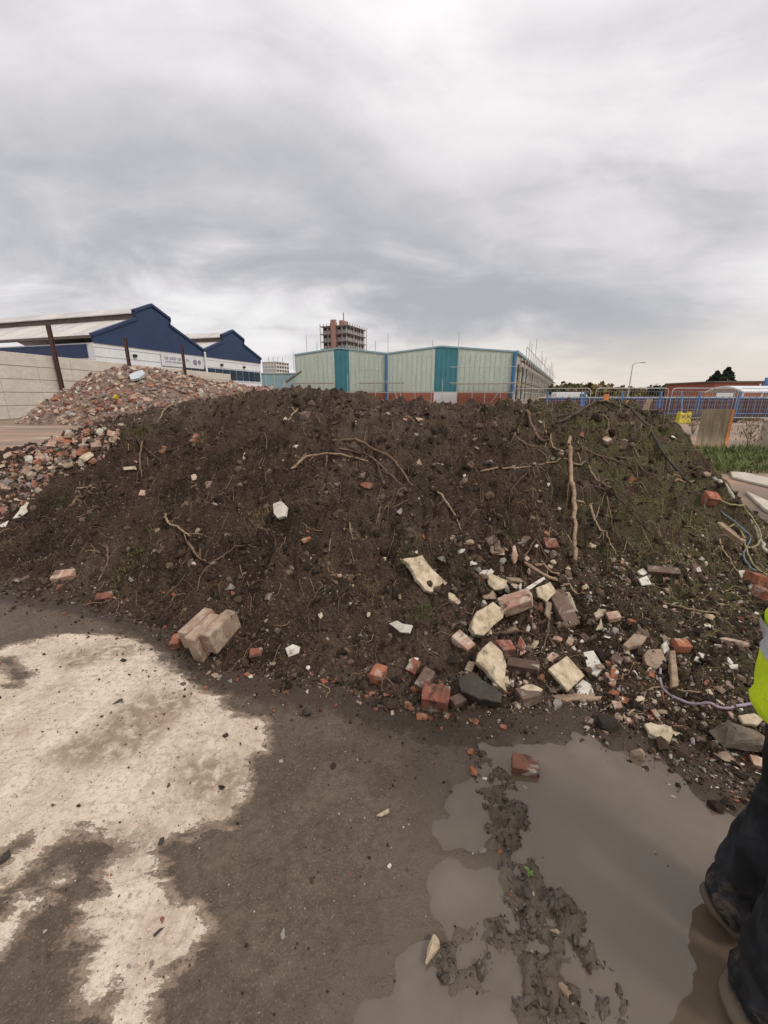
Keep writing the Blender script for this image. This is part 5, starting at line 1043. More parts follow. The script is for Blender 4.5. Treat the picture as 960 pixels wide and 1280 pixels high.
stick([(655, 705), (675, 717), (697, 729)], 7, P_WOOD, 'split wooden lath at the top of the debris', 'lath', 'lath', .8, wob=.1); stick([(668, 708), (684, 714), (699, 722)], 6, P_ROOTPALE, 'paler lath beside the split wooden lath', 'lath', 'lath', .7, wob=.1); stick([(596, 801), (630, 797), (655, 796), (678, 801)], 6, P_ROOTDARK, 'dark bent root across the debris', lift=.03); stick([(681, 768), (685, 790), (678, 816)], 5, P_ROOT, 'brown twig hanging through the debris', lift=.03)
stick([(784, 894), (797, 885), (809, 876)], 5, P_ROOTPALE, 'pale stick left of the lavender cable', 'stick', 'stick'); stick([(828, 858), (829, 874), (833, 886)], 3.5, B_RED, 'thin reddish twig beside the cable'); stick([(655, 700), (664, 690), (676, 694), (690, 708)], 3.5, P_ROOT, 'wiry root looped over the laths', lift=.04)
stick([(700 + 40, 850), (742, 835), (752, 822)], 3.5, P_ROOT, 'wiry root in the crumpled plastic', lift=.03); stick([(800, 870), (830, 862), (880, 866), (905, 858)], 4, P_ROOTPALE, 'pale root lying behind the lavender cable'); stick([(775, 706), (790, 720), (800, 745), (815, 770)], 5, P_ROOTDARK, 'dark root running down beside the white scraps'); stick([(700, 735), (715, 742), (730, 745)], 5, P_WOOD, 'short lath above the long dark brick', 'lath', 'lath')

# ------------------------------------------------------------------ countable rubble that nothing tells apart
def in_poly(r, poly, n):
    P = np.array(poly, float); out = []; lo, hi = P.min(0), P.max(0)
    while len(out) < n:
        q = r.uniform(lo, hi, (n * 3, 2)); k = poly_sdf(q[:, 0], q[:, 1], P) > 0; out += [tuple(v) for v in q[k]]
    return out[:n]
_r = np.random.default_rng(51)
KIND = {'red': ((B_RED, B_ORANGE), 'brick', 'brick'), 'pink': ((B_PINK, B_PALE), 'brick', 'brick'), 'pale': ((P_CREAM, P_WHITE), 'stone', 'stone'), 'grey': ((P_GREY, P_TAN), 'stone', 'stone'), 'dark': ((B_DARK, B_BROWN), 'brick', 'brick')}
LAND = [(528, 722, 'the ribbed board'), (603, 780, 'the broad cream slab'), (608, 840, 'the pointed cream slab'), (705, 848, 'the square tile'), (648, 757, 'the pink plastered brick'), (697, 766, 'the long dark brick'), (655, 838, 'the dark brick'), (628, 812, 'the red brown brick'), (578, 805, 'the pink brick half'), (660, 876, 'the cream topped brick'), (640, 695, 'the upright pink stone'), (657, 680, 'the brown red stone'), (686, 682, 'the top red brick end'), (625, 751, 'the white strip'), (742, 835, 'the crumpled plastic'), (767, 772, 'the square pinkish brick end'), (676, 717, 'the split lath'), (545, 880, 'the red brick block'), (475, 846, 'the orange brick end'), (600, 865, 'the dark slate'), (322, 818, 'the small red brick end'), (262, 800, 'the masonry chunk'), (366, 814, 'the white plaster flake'),
        (849, 811, 'the orange brick half'), (840, 842, 'the wooden stake'), (815, 828, 'the broad brown stone'), (790, 806, 'the flat tan stone'), (887, 774, 'the rounded cream stone'), (860, 763, 'the pale straight stick'), (829, 714, 'the flat brown brick'), (802, 722, 'the white scraps'), (912, 668, 'the timber offcut'), (940, 735, 'the slope bricks by the jacket'), (826, 850, 'the upper cable bend'), (880, 886, 'the cable end'), (918, 805, 'the flat pink brick'), (920, 928, 'the boulder'), (823, 922, 'the torn cream board'), (760, 908, 'the wet soil clump'), (800, 945, 'the puddle stone'), (872, 825, 'the ceramic shard'), (870, 712, 'the pale flake'), (850, 910, 'the open apron edge'), (900, 850, 'the jacket hem gap'), (800, 760, 'the dark root'), (720, 890, 'the flat lath'), (770, 875, 'the coloured crumbs'),
        (353, 640, 'the white square stone'), (383, 676, 'the orange shard'), (456, 600, 'the pink brick face'), (521, 580, 'the tan angular stone'), (470, 580, 'the root bundle'), (262, 607, 'the pinkish flint'), (503, 786, 'the jagged plaster piece'), (230, 670, 'the broken root'), (165, 706, 'the mossy tuft'), (326, 656, 'the dry grass clump'), (246, 551, 'the orange brick bit'), (178, 576, 'the upright twig'), (82, 722, 'the pinkish brick half'), (112, 576, 'the cream rock'), (30, 640, 'the white board scrap'), (716, 630, 'the thick pale stick'), (754, 662, 'the crooked root'), (562, 640, 'the middle crooked root'), (655, 585, 'the thin pale root'), (820, 560, 'the black hose'), (884, 627, 'the high orange brick'), (380, 522, 'the crest stone'), (600, 520, 'the middle crest'), (100, 610, 'the pale straw'), (60, 560, 'the spill top'), (20, 590, 'the left edge of the spill'), (140, 538, 'the crest end of the spill'), (440, 660, 'the short pale twig'), (590, 860, 'the brown lump'), (290, 740, 'the rounded grey stone'), (135, 706, 'the low left root')]
SIZEW = ('tiny', 'small', 'larger')
USED = set()
def where_is(px, py, far, k=0):
    if far:
        c = min(((45, 'at its left toe'), (80, 'under the first rusty post'), (125, 'between first two posts'), (158, 'under the second rusty post'), (195, 'between last two posts'), (230, 'under the banner post'), (275, 'below the navy gables'), (335, 'towards the teal shed')), key=lambda q: abs(q[0] - px))[1]
        top = np.interp(px, [28, 85, 155, 260, 375], [522, 488, 459, 475, 493]); t = (py - top); lv = 'atop' if t < 9 else 'high on' if t < 22 else 'midway on' if t < 38 else 'low on'
        return lv + ' the mound ' + c
    l = sorted(LAND, key=lambda q: (q[0] - px) ** 2 + (q[1] - py) ** 2)[k]; dx, dy = px - l[0], py - l[1]; d = math.hypot(dx, dy)
    if d < 9: w = 'touching '
    else: w = ('just ' if d < 22 else '' if d < 40 else 'well ') + (('right of ' if dx > 0 else 'left of ') if abs(dx) > abs(dy) else ('below ' if dy > 0 else 'above '))
    return w + l[2]
def litter(poly, n, lo, hi, w, where, group, flat=.6, ymin=0, ymax=9, far=False):
    for px, py in in_poly(_r, poly, n):
        p = hit(px, py)
        if not (ymin < p[1] < ymax): continue
        k = _r.choice(5, p=np.array(w) / sum(w)); kd = list(KIND)[k]; ms, nm, cat = KIND[kd]; mi = _r.integers(2); m = ms[mi]; L = lo + (hi - lo) * _r.random() ** 1.6
        look = {'red': ('dull red brick fragment', 'orange brick fragment'), 'pink': ('pinkish brick fragment', 'buff brick fragment'), 'pale': ('cream plaster fragment', 'white plaster fragment'), 'grey': ('grey stone', 'tan stone'), 'dark': ('blackened brick fragment', 'brown brick fragment')}[kd][mi]
        lab = SIZEW[min(2, int(3 * (L - lo) / (hi - lo)))] + ' ' + look + ' '; g = group + ', ' + kd
        if far: nm = 'rubble_chunk'
        blk = cat == 'brick' and _r.random() < .6; pre = 'blocky ' if blk else ''
        for kk in range(4):
            full = pre + lab + where_is(px, py, far, kk)
            if full not in USED: break
        USED.add(full); lab = full
        if blk: o = brick(px, py, L, _r.uniform(0, 180), m, lab, _r.uniform(.5, .85), _r.uniform(.35, .6), .15, (_r.uniform(-20, 20), _r.uniform(-20, 20)), .3, g)
        else: o = rock(px, py, L, _r.uniform(0, 180), m, lab, (1, _r.uniform(.5, .85), _r.uniform(.3, .6) * (flat / .6)), .2, (_r.uniform(-15, 15), _r.uniform(-15, 15)), g, nm, cat)
        if far: o.name = 'rubble_chunk'
litter([(570, 690), (640, 668), (700, 690), (730, 730), (770, 780), (790, 860), (740, 880), (680, 885), (640, 870), (570, 850), (575, 790), (600, 740)], 165, 6, 18, (1.0, 2.2, 3.6, 3.2, 2.4), 'in the debris spill at the heap foot', 'debris spill')
litter([(760, 700), (860, 690), (940, 740), (935, 890), (955, 985), (900, 960), (840, 940), (780, 900), (745, 850), (760, 780)], 140, 6, 13, (1.2, 1.5, 4, 3.2, 1.2), 'on the low apron beside the puddle', 'apron litter', .5)
litter([(20, 730), (60, 640), (200, 540), (360, 510), (560, 520), (760, 530), (850, 600), (760, 690), (560, 690), (480, 850), (300, 830), (150, 755)], 90, 6, 12, (1.2, 1.2, 1.2, 4, 1.5), 'scattered on the dark soil face', 'stones on the soil face')
litter([(0, 572), (60, 556), (118, 538), (160, 520), (150, 548), (120, 570), (70, 590), (40, 606), (0, 625)], 95, 8, 17, (1.2, 3.5, 1.4, 2, 1.2), 'heaped at the left end of the soil', 'brick spill at the heap end', .8)
litter([(230, 800), (420, 850), (560, 890), (740, 900), (800, 940), (700, 915), (560, 915), (380, 880), (230, 850)], 40, 6, 11, (2, 1, .6, 2, 2), 'rolled out along the edge of the mud', 'crumbs along the mud edge')
MPOLY = [(28, 526), (60, 500), (85, 488), (110, 472), (155, 459), (200, 465), (260, 475), (330, 486), (375, 493), (300, 500), (220, 512), (150, 520), (130, 532), (80, 530)]
litter(MPOLY, 290, 5, 11, (2.2, 4, 1.6, 2.6, .8), 'on the far demolition mound by the wall', 'far mound rubble', .8, 14, 60, True)
# the uncounted rest of the mound
n = 9000; x = _r.uniform(-26, 1, n); y = _r.uniform(19, 32, n); h = bil(mx, my, MZ, x, y); ok = h > .02; x, y, h = x[ok], y[ok], h[ok]; sz = power(_r, len(x), .10, .42, 1.8)
PAL['mound'] = [(.36, .165, .12), (.46, .27, .205), (.42, .30, .235), (.31, .15, .115), (.56, .46, .38), (.22, .155, .125), (.40, .35, .31)]
tag(scatter('mound_rubble', CHIPS, np.c_[x, y, h + sz * .1], sz[:, None] * _r.uniform(.4, 1.3, (len(x), 3)), cols(['mound'], [1], len(x), _r), tinted('mound_pieces', bs=18, bump=.5, dist=.02), _r), 'smaller broken brick and mortar filling the far mound', 'rubble', kind='stuff')
n = 2600; q = np.array(in_poly(_r, [(0, 570), (60, 550), (118, 525), (155, 522), (150, 556), (120, 580), (70, 600), (40, 622), (0, 650)], 500)); P = np.array([hit(*v) for v in q]); P = P[(P[:, 1] < 12)]; sz = power(_r, len(P), .03, .12, 1.6)
tag(scatter('brick_crumbs', CHIPS, P, sz[:, None] * _r.uniform(.5, 1.3, (len(P), 3)), cols(['mound'], [1], len(P), _r), M_TINT, _r), 'brick crumbs between the bricks at the left heap end', 'rubble', kind='stuff')
rock(151, 504, 13, 80, plain('yellow_plastic', (.60, .44, .03), (.5, .36, .03), 2, .5, 0), 'bright yellow plastic piece on the far rubble mound', (1, .6, .5), -.9, name='plastic_piece', cat='plastic piece')
slab([(164, 474), (172, 470), (180, 468), (184, 472), (176, 478), (166, 480)], plain('pale_blue_sheet', (.52, .57, .60), (.44, .48, .5), 2, .5, 0), 'pale blue crumpled sheet on top of the far mound', .15, 1.5, 'plastic_sheet', 'plastic sheet')
# crumbs of soil settled against everything that lies on the heap
PP = np.array([p for p in PLACED if p[1] < 6.5 and p[0] > -5]); k = _r.integers(len(PP), size=9000); a = _r.uniform(0, 6.28, 9000); rr = PP[k, 2] * _r.uniform(.5, 1.1, 9000); x = PP[k, 0] + np.cos(a) * rr; y = PP[k, 1] + np.sin(a) * rr
h = bil(XS, YS, GZ, x, y); g = bil(gx, gy, QZ, x, y, 0.0); ok = h > g - .01; x, y, h = x[ok], y[ok], h[ok]; sz = power(_r, len(x), .008, .035, 2.0)
tag(scatter('settled_soil', CLODS, np.c_[x, y, h + sz * .2], sz[:, None] * _r.uniform(.6, 1.2, (len(x), 3)), cols(['soil', 'stone'], [8, 1], len(x), _r), tinted('clod'), _r), 'crumbs of soil settled around the rubble', 'soil', kind='stuff')

# ------------------------------------------------------------------ plants
G_OLIVE = leafmat('olive_grass', (.13, .125, .045), (.075, .07, .03)); G_DRY = leafmat('dry_grass', (.27, .19, .10), (.17, .12, .065)); G_GREEN = leafmat('green_grass', (.17, .20, .06), (.10, .13, .04)); G_MOSS = leafmat('mossy_grass', (.13, .115, .038), (.075, .065, .024))
def blades(P, L, w, r, lean=.8):
    VV = []; n = len(P)
    a = r.uniform(0, 6.28, n); d = np.c_[np.cos(a), np.sin(a), np.zeros(n)]; s = np.c_[-d[:, 1], d[:, 0], np.zeros(n)]; ln = r.uniform(.2, 1, n)[:, None] * lean; L = L[:, None]; w = w[:, None]
    p1 = P + d * L * .35 * ln + [0, 0, 1] * L * .5; p2 = P + d * L * ln + [0, 0, 1] * L * (1 - .55 * ln)
    V = np.stack([P - s * w, P + s * w, p1 + s * w * .8, p1 - s * w * .8, p2 + s * w * .15, p2 - s * w * .15], 1).reshape(-1, 3)
    i = np.arange(n)[:, None] * 6; Q = np.concatenate([i + [0, 1, 2, 3], i + [3, 2, 4, 5]]); return V, Q
def tuft(px, py, spx, mat, label, n=170, h=1.0, seed=1, name='grass_tuft', cat='grass tuft'):
    p, ex, ey, nn, mpp, _ = frame(px, py); R0 = spx * mpp / 2; r = np.random.default_rng(seed); q = r.normal(size=(n, 2)) * R0 * .5; X = p[0] + q[:, 0]; Y = p[1] + q[:, 1]; Z = Hgt(X, Y) - .005
    V, Q = blades(np.c_[X, Y, Z], R0 * h * r.uniform(.5, 1.3, n), np.full(n, max(.0012, R0 * .022)), r, 1.0); o = link(name, mesh_np(name, V - p, Q), mat); o.location = p; return tag(o, label, cat)
for i, (px, py, sp, m, lab, h) in enumerate(((165, 706, 62, G_MOSS, 'mossy green tuft low on the left slope', .28), (178, 541, 30, G_MOSS, 'bright moss tuft near the left crest', .7), (150, 548, 24, G_OLIVE, 'dull olive tuft left of the bright moss tuft', .6), (326, 656, 30, G_DRY, 'straw coloured dry grass clump in the left middle', .8), (513, 686, 38, G_OLIVE, 'olive grass tuft at the top of the ribbed board', .7), (576, 704, 30, G_OLIVE, 'olive grass tuft right of the ribbed board', .7), (466, 741, 26, G_DRY, 'dry straw wisp left of the ribbed board', .8), (254, 548, 20, G_DRY, 'dry grass behind the orange brick bit', .8), (450, 656, 20, G_MOSS, 'faint mossy patch in the middle slope', .5), (205, 630, 26, G_OLIVE, 'olive moss clump above the dark hollow', .5), (112, 654, 18, G_OLIVE, 'small olive clump at the left slope', .5), (752, 700, 30, G_OLIVE, 'olive clump under the crooked pale root', .6), (527, 772, 36, G_OLIVE, 'dark weedy sprig below the ribbed board', .9), (640, 668, 16, G_GREEN, 'tiny green sprig at the top of the debris', .8), (78, 628, 22, G_OLIVE, 'olive wisp on the far left slope', .6), (300, 498, 24, G_DRY, 'dry grass on the crest before the teal shed', .7), (610, 512, 30, G_OLIVE, 'olive tuft on the middle crest', .5))):
    tuft(px, py, sp, m, lab, 190, h, i + 3)
def seedling():
    p = hit(661, 1092); o = empty('seedling', tuple(p), 0, 'tiny bright green seedling on the mud ridge', 'seedling'); o.scale = (.6, .6, .6); r = np.random.default_rng(5); gm = leafmat('seedling_leaf', (.16, .26, .05), (.10, .18, .035))
    MB().tube([(0, 0, -.01), (.004, .002, .02), (0, .004, .035)], [.003, .0025, .001], 5).build('stem', gm, o)
    for k in range(11):
        a = r.uniform(0, 6.28); L = r.uniform(.018, .032); z = r.uniform(.006, .034); d = np.array([math.cos(a), math.sin(a), 0]); s_ = np.array([-d[1], d[0], 0]); c = np.array([0, 0, z]); w = L * .33; u = np.array([0, 0, 1])
        MB().add([c, c + d * L * .5 + s_ * w + u * .004, c + d * L + u * .003, c + d * L * .5 - s_ * w + u * .004], [(0, 1, 2, 3)]).build('leaf', gm, o)
seedling()
# green verge and weeds at the right, behind the heap
r_ = np.random.default_rng(61); n = 15000; x = r_.uniform(6.0, 16, n); y = r_.uniform(8.4, 12.6, n); ok = (y < 8.7 + .3 * (x - 6) + 2.4) & (y > 8.3 + .12 * (x - 6) + .8 * fbm(x * 1.2, y * 1.2, 5, 3)) & (x / y > .70) ; x, y = x[ok], y[ok]
V, Q = blades(np.c_[x, y, x * 0 - .01], r_.uniform(.12, .42, len(x)) * (1 + fbm(x * 1.5, y * 1.5, 9, 2)), np.full(len(x), .010), r_, .9); tag(link('grass', mesh_np('grass', V, Q), G_GREEN), 'green grass verge right of the soil heap', 'grass', kind='stuff')
n = 700; x = r_.uniform(1.7, 4.4, n); y = r_.uniform(1.9, 4.6, n); z = Hgt(x, y); ok = (z > .05) & (fbm(x * 2, y * 2, 8, 3) > .0); V, Q = blades(np.c_[x, y, z][ok], r_.uniform(.015, .06, ok.sum()), np.full(ok.sum(), .0018), r_, 1.0); tag(link('sparse_grass', mesh_np('sparse_grass', V, Q), G_OLIVE), 'sparse olive grass blades on the right flank of the heap', 'grass', kind='stuff')
n = 1500; x = r_.uniform(14, 44, n); y = 29.0 - .09 * (x - 14) + r_.uniform(-.5, .8, n); V, Q = blades(np.c_[x, y, x * 0], r_.uniform(.2, .7, n), np.full(n, .02), r_, .8); tag(link('fence_weeds', mesh_np('fence_weeds', V, Q), G_OLIVE), 'weeds along the foot of the blue fence', 'weeds', kind='stuff')
def dry_weed(px, py, Y, label):
    q = onz(px, py); q = q * (Y / q[1]); o = empty('dry_weed', (q[0], Y, 0), 0, label, 'weed'); r = np.random.default_rng(int(px))
    for k in range(14): a = r.uniform(0, 6.28); L = r.uniform(.5, 1.0); MB().tube([(0, 0, 0), (math.cos(a) * .1, math.sin(a) * .1, L * .6), (math.cos(a) * .3, math.sin(a) * .3, L)], [.008, .006, .003], 4).build('stem', G_DRY, o)
    P = np.c_[r.normal(size=(260, 2)) * .2, r.uniform(.35, 1.0, 260)]; V, Q = blades(P, r.uniform(.05, .14, 260), np.full(260, .012), r, 1); link('leaves', mesh_np('leaves', V, Q), G_DRY, o)
dry_weed(935, 566, 11.5, 'tall dry brown weed by the pale concrete post'); dry_weed(866, 541, 17.5, 'dry brown weed near the yellow barrier')

# ------------------------------------------------------------------ yard objects right of the heap
M_ORANGE = plain('orange_paint', (.62, .24, .045), (.5, .18, .035), 3, .5, 0); M_PLY = plain('weathered_plywood', (.30, .235, .155), (.20, .155, .10), 2.5, .8, .3, 20, .01, stretch=(5, 1, .6)); M_YEL = plain('yellow_barrier_plastic', (.66, .56, .08), (.56, .46, .06), 3, .5, 0)
def curved_sheet():
    b = onz(886, 560); o = empty('curved_sheet', (b[0], b[1], 0), R_(-38), 'curved brown sheet with an orange edge standing behind the heap', 'curved sheet'); Wd = .72; Hh = 1.2
    prof = [(.72, .10), (.50, .07), (.32, .10), (.18, .22), (.09, .42), (.04, .75), (.0, Hh)]; P = smooth_path([(y, 0, z) for y, z in prof], 4); prof = [(-q[0], q[2]) for q in P]
    def strip(x0, x1, off, th, mt, nm):
        m = len(prof); v = []
        for x in (x0, x1):
            for (y, z) in prof: v.append((x, y + off, z))
            for (y, z) in prof: v.append((x, y + off + th, z - th * .3))
        f = []
        for i in range(m - 1): a, b_, c, d = i, i + 1, m + i, m + i + 1; e = 2 * m; f += [(a, b_, b_ + e, a + e), (c + e, d + e, d, c), (a + e, b_ + e, d + e, c + e), (c, d, b_, a)]
        f += [(0, 2 * m, 3 * m, m), (m - 1, 2 * m - 1, 4 * m - 1, 3 * m - 1)]
        return MB().add(v, f).build(nm, mt, o)
    strip(-Wd / 2, Wd / 2, 0, .03, M_PLY, 'sheet'); strip(Wd / 2 + .003, Wd / 2 + .075, -.03, .10, M_ORANGE, 'orange_edge')
    MB().box((Wd / 2 - .1, -.15, .06), (.36, .5, .12)).build('foot', M_ORANGE, o); MB().box((-Wd / 2 + .05, -.15, .06), (.1, .4, .12)).build('foot', M_ORANGE, o)
curved_sheet()
def yellow_barrier():
    b = onz(853, 529); o = empty('yellow_barrier', (b[0], b[1], 0), R_(6), 'squat yellow plastic barrier by the blue fence', 'barrier'); o.scale = (.75, .75, .8)
    MB().prism([(-.55, -.22, 0), (.55, -.22, 0), (.5, -.22, .3), (.5, -.22, .75), (-.5, -.22, .75), (-.5, -.22, .3)], (0, .44, 0)).build('body', M_YEL, o, bevel=.03)
    for x in (-.22, .22): MB().box((x, -.23, .5), (.24, .03, .2)).build('recess', M_BOARDS, o)
    for x in (-.4, .4): MB().box((x, 0, .8), (.14, .3, .12)).build('lug', M_YEL, o)
yellow_barrier()
def leaning(px, py, hpx, wpx, Y, mt, label, lean, cat, nm):
    b = aty(px, py, Y); h = hpx * Y / F; w = wpx * Y / F; o = empty(nm, (b[0], Y, 0), 0, label, cat)
    MB().prism([(-w / 2, 0, 0), (w / 2, 0, 0), (w / 2 + lean * h, .1, h + max(b[2], 0)), (-w / 2 + lean * h, .1, h + max(b[2], 0))], (0, .08, 0)).build('board', mt, o, bevel=.01); MB().prism([(-.04, .1, 0), (.04, .1, 0), (.04 + lean * h * .6, .9, 0.02), (-.04 + lean * h * .6, .9, .02)], (0, 0, .06)).build('foot', M_DARK, o)
leaning(757, 512, 18, 6, 26, M_ORANGE, 'orange board standing behind the crest near the mesh panel', 0, 'board', 'orange_board'); leaning(784, 522, 20, 5, 26, M_ORANGE, 'thin red orange marker board under the street lamp', 0, 'board', 'orange_board'); leaning(801, 524, 24, 7, 26.5, P_WOOD, 'leaning tan plank behind the right crest', .35, 'plank', 'leaning_plank')
q = onz(954, 566); o = empty('concrete_post', (q[0], q[1], 0), R_(8), 'pale concrete block post at the edge beside the dry weed', 'post'); MB().box((.15, 0, .45), (.45, .4, .9)).build('post', M_CONCPALE, o, bevel=.03); MB().box((.15, 0, .93), (.52, .47, .08)).build('cap', M_CONCPALE, o, bevel=.01)
# pale concrete strips in the ground at the right
for pts, lab in (([(912, 592), (930, 593), (1010, 612), (1010, 624), (955, 609), (915, 599)], 'pale concrete strip in the ground right of the heap'), ([(930, 616), (960, 630), (1010, 650), (1010, 662), (955, 640)], 'second pale concrete strip nearer the heap')):
    MBq = MB().prism([tuple(onz(*q)) for q in pts], (0, 0, .05)); o = MBq.build('concrete_strip', M_CONCPALE, None, bevel=.01); tag(o, lab, 'concrete strip')
# bent pole of a machine behind the crest
p0 = aty(349, 497, 60); p1 = aty(357, 478, 60); p2 = aty(377, 464, 60); b_ = empty('digger_arm', (p0[0], 60, 0), 0, 'thin bent grey digger arm rising behind the crest before the teal shed', 'digger arm'); q = lambda v: (v[0] - p0[0], 0, v[2])
MB().tube([(0, 0, 0), q(p0), q(p1)], .22, 6).build('boom', M_GREYCLAD, b_); MB().tube([q(p1), q(p2)], [.2, .12], 6).build('dipper', M_MONITOR, b_); MB().box((-.5, .4, .7), (2.2, 1.6, 1.4)).build('cab', M_DARK, b_)
# white polythene near the crest centre, and overhead wire

# ------------------------------------------------------------------ the person at the right edge
def person():
    B = empty('person', (1.13, .79, 0), 0, 'person in a yellow hi-vis jacket and muddy black trousers standing in the puddle', 'person'); O = np.array([1.06, .79, 0])
    skin = plain('skin', (.45, .27, .19), (.38, .22, .15), 12, .6, 0); denim = NT('black_trousers'); denim.shift()
    c = denim.mix(denim.ss(denim.noise(9, 5, .6, .4), .4, .72), (.012, .012, .014), (.034, .034, .038)); gz = denim.n('ShaderNodeSeparateXYZ'); denim.L.new(denim.tc.outputs['Object'], gz.inputs[0])
    mudf = denim.mth('MULTIPLY', denim.ss(gz.outputs[2], .26, .03), denim.ss(denim.noise(17, 7, .7, 1.2), .46, .70, 0, .8)); c = denim.mix(mudf, c, (.17, .13, .095)); c = denim.mix(denim.ss(gz.outputs[2], .085, .05), c, (.13, .098, .072))
    MT = denim.done(c, .9, denim.bump(denim.noise(300, 2, .5), .2, .001), .2)
    hv = plain('hi_vis_yellow', (.66, .86, .02), (.56, .76, .02), 14, .65, .3, 60, .004); sil = plain('reflective_band', (.52, .54, .55), (.42, .44, .45), 40, .35, 0); leather = plain('muddy_boots', (.085, .065, .048), (.05, .04, .03), 20, .8, .5, 60, .004)
    # body: one continuous skinned figure, facing along +X
    J = {'pel': (0.03, 0, .93, .12), 'sp': (.035, 0, 1.12, .115), 'ch': (.045, 0, 1.33, .125), 'nk': (.05, 0, 1.50, .055), 'hd0': (.065, 0, 1.58, .065), 'hd1': (.08, 0, 1.66, .092), 'hd2': (.07, 0, 1.74, .075)}
    E_ = [('pel', 'sp'), ('sp', 'ch'), ('ch', 'nk'), ('nk', 'hd0'), ('hd0', 'hd1'), ('hd1', 'hd2')]
    legs = {'l': [(.035, .10, .87, .09), (.09, .105, .48, .06), (-.005, .10, .10, .04), (.06, .10, .045, .035), (.17, .11, .03, .03)], 'r': [(.0, -.10, .87, .09), (-.06, -.115, .48, .06), (-.11, -.12, .10, .04), (-.05, -.12, .045, .035), (.07, -.13, .03, .03)]}
    arms = {'l': [(.045, .17, 1.42, .06), (.13, .23, 1.14, .045), (.30, .18, 1.02, .033), (.36, .15, 1.0, .03)], 'r': [(.045, -.17, 1.42, .06), (.13, -.23, 1.14, .045), (.30, -.18, 1.02, .033), (.36, -.15, 1.0, .03)]}
    for sd_, L in legs.items():
        pr = 'pel'
        for i, q in enumerate(L): k = 'leg' + sd_ + str(i); J[k] = q; E_.append((pr, k)); pr = k
    for sd_, L in arms.items():
        pr = 'ch'
        for i, q in enumerate(L): k = 'arm' + sd_ + str(i); J[k] = q; E_.append((pr, k)); pr = k
        x, y, z, _ = L[-1]; sg = 1 if sd_ == 'l' else -1
        for f in range(5):
            o4 = (f - 1.5) * .018; base = (x + .02, y + sg * (.0 if f < 4 else .0), z + .02 - f * .012, .012)
            L2 = [(x + .05, y - sg * .005, z + .028 - f * .019, .0095), (x + .085 - .006 * abs(f - 1.5), y - sg * .022, z + .024 - f * .02, .0088), (x + .085, y - sg * .05, z + .02 - f * .02, .008)] if f < 4 else [(x + .02, y - sg * .03, z + .04, .0105), (x + .05, y - sg * .05, z + .045, .0092)]
            pr = 'arm' + sd_ + '3'
            for i, q in enumerate(L2): k = 'fin' + sd_ + str(f) + str(i); J[k] = q; E_.append((pr, k)); pr = k
    ks = list(J); me = bpy.data.meshes.new('body'); me.from_pydata([J[k][:3] for k in ks], [(ks.index(a), ks.index(b)) for a, b in E_], []); body = link('body', me, skin, B)
    md = body.modifiers.new('skin', 'SKIN'); lay = me.skin_vertices[0] if me.skin_vertices else None
    if lay is None:
        bm = bmesh.new(); bm.from_mesh(me); bm.verts.layers.skin.verify(); bm.to_mesh(me); bm.free(); lay = me.skin_vertices[0]
    for i, k in enumerate(ks): lay.data[i].radius = (J[k][3], J[k][3]); lay.data[i].use_root = (k == 'pel')
    md.use_smooth_shade = True; sb = body.modifiers.new('sub', 'SUBSURF'); sb.levels = 1; sb.render_levels = 2
    # face, ears, hair under a hood line
    nose = link('nose', rock_mesh((.03, .024, .045), 5), skin, B); nose.location = (.177, 0, 1.655)
    for sg in (-1, 1):
        e = link('ear', rock_mesh((.035, .018, .06), 6), skin, B); e.location = (.08, sg * .088, 1.665); ey_ = MB().tube([(.161, sg * .033, 1.685), (.169, sg * .033, 1.685)], .010, 10).build('eye', M_DARK, B)
    MB().box((.163, 0, 1.612), (.012, .045, .008)).build('mouth', plain('lips', (.32, .13, .11), None, 10, .5, 0), B)
    def loft(name, rings, mat, n=28, folds=.0, seed=1, par=B, capt=False):
        V = []; m = len(rings)
        for i, (cx, cy, cz, rx, ry) in enumerate(rings):
            a = np.arange(n) * 2 * math.pi / n; f = 1 + folds * 2 * fbm(np.cos(a) * 2.2 + 7 + i * .10, np.sin(a) * 2.2 + i * .33 + seed, seed, 3)
            V += list(zip(cx + np.cos(a) * rx * f, cy + np.sin(a) * ry * f, cz + a * 0))
        Q = [(i * n + j, i * n + (j + 1) % n, (i + 1) * n + (j + 1) % n, (i + 1) * n + j) for i in range(m - 1) for j in range(n)]
        me = bpy.data.meshes.new(name); me.from_pydata([tuple(map(float, v)) for v in V], [], Q); me.polygons.foreach_set('use_smooth', [True] * len(Q)); o = link(name, me, mat, par); md = o.modifiers.new('thick', 'SOLIDIFY'); md.thickness = .006; md.offset = -1; return o
    def along(pts, k): return smooth_path(pts, k)
    hairv = [(.055, 0, 1.66, .098, .092), (.053, 0, 1.70, .104, .094), (.055, 0, 1.74, .095, .086), (.06, 0, 1.775, .065, .06), (.065, 0, 1.788, .01, .01)]; loft('hair', hairv, plain('dark_hair', (.03, .02, .014), None, 60, .7, 0), 20, .03, 8)
    for sd_, path in (('l', [(.035, .095, .95, .15), (.06, .10, .72, .115), (.09, .105, .50, .098), (.035, .102, .28, .092), (-.01, .10, .13, .090), (-.012, .10, .045, .094)]), ('r', [(.0, -.095, .95, .15), (-.03, -.105, .72, .115), (-.055, -.115, .50, .10), (-.09, -.118, .28, .094), (-.108, -.12, .10, .093), (-.108, -.12, .025, .098)])):
        P = along([q[:3] for q in path], 6); rr = np.interp(np.linspace(0, 1, len(P)), np.linspace(0, 1, len(path)), [q[3] for q in path])
        # creases above the cuff
        z = P[:, 2]; rr = rr * (1 + .075 * np.sin(z * 68) * sstep(-z, -.45, -.1))
        loft('trouser_leg', [(p[0], p[1], p[2], r, r * .93) for p, r in zip(P, rr)], MT, 34, .19, 3 if sd_ == 'l' else 9)
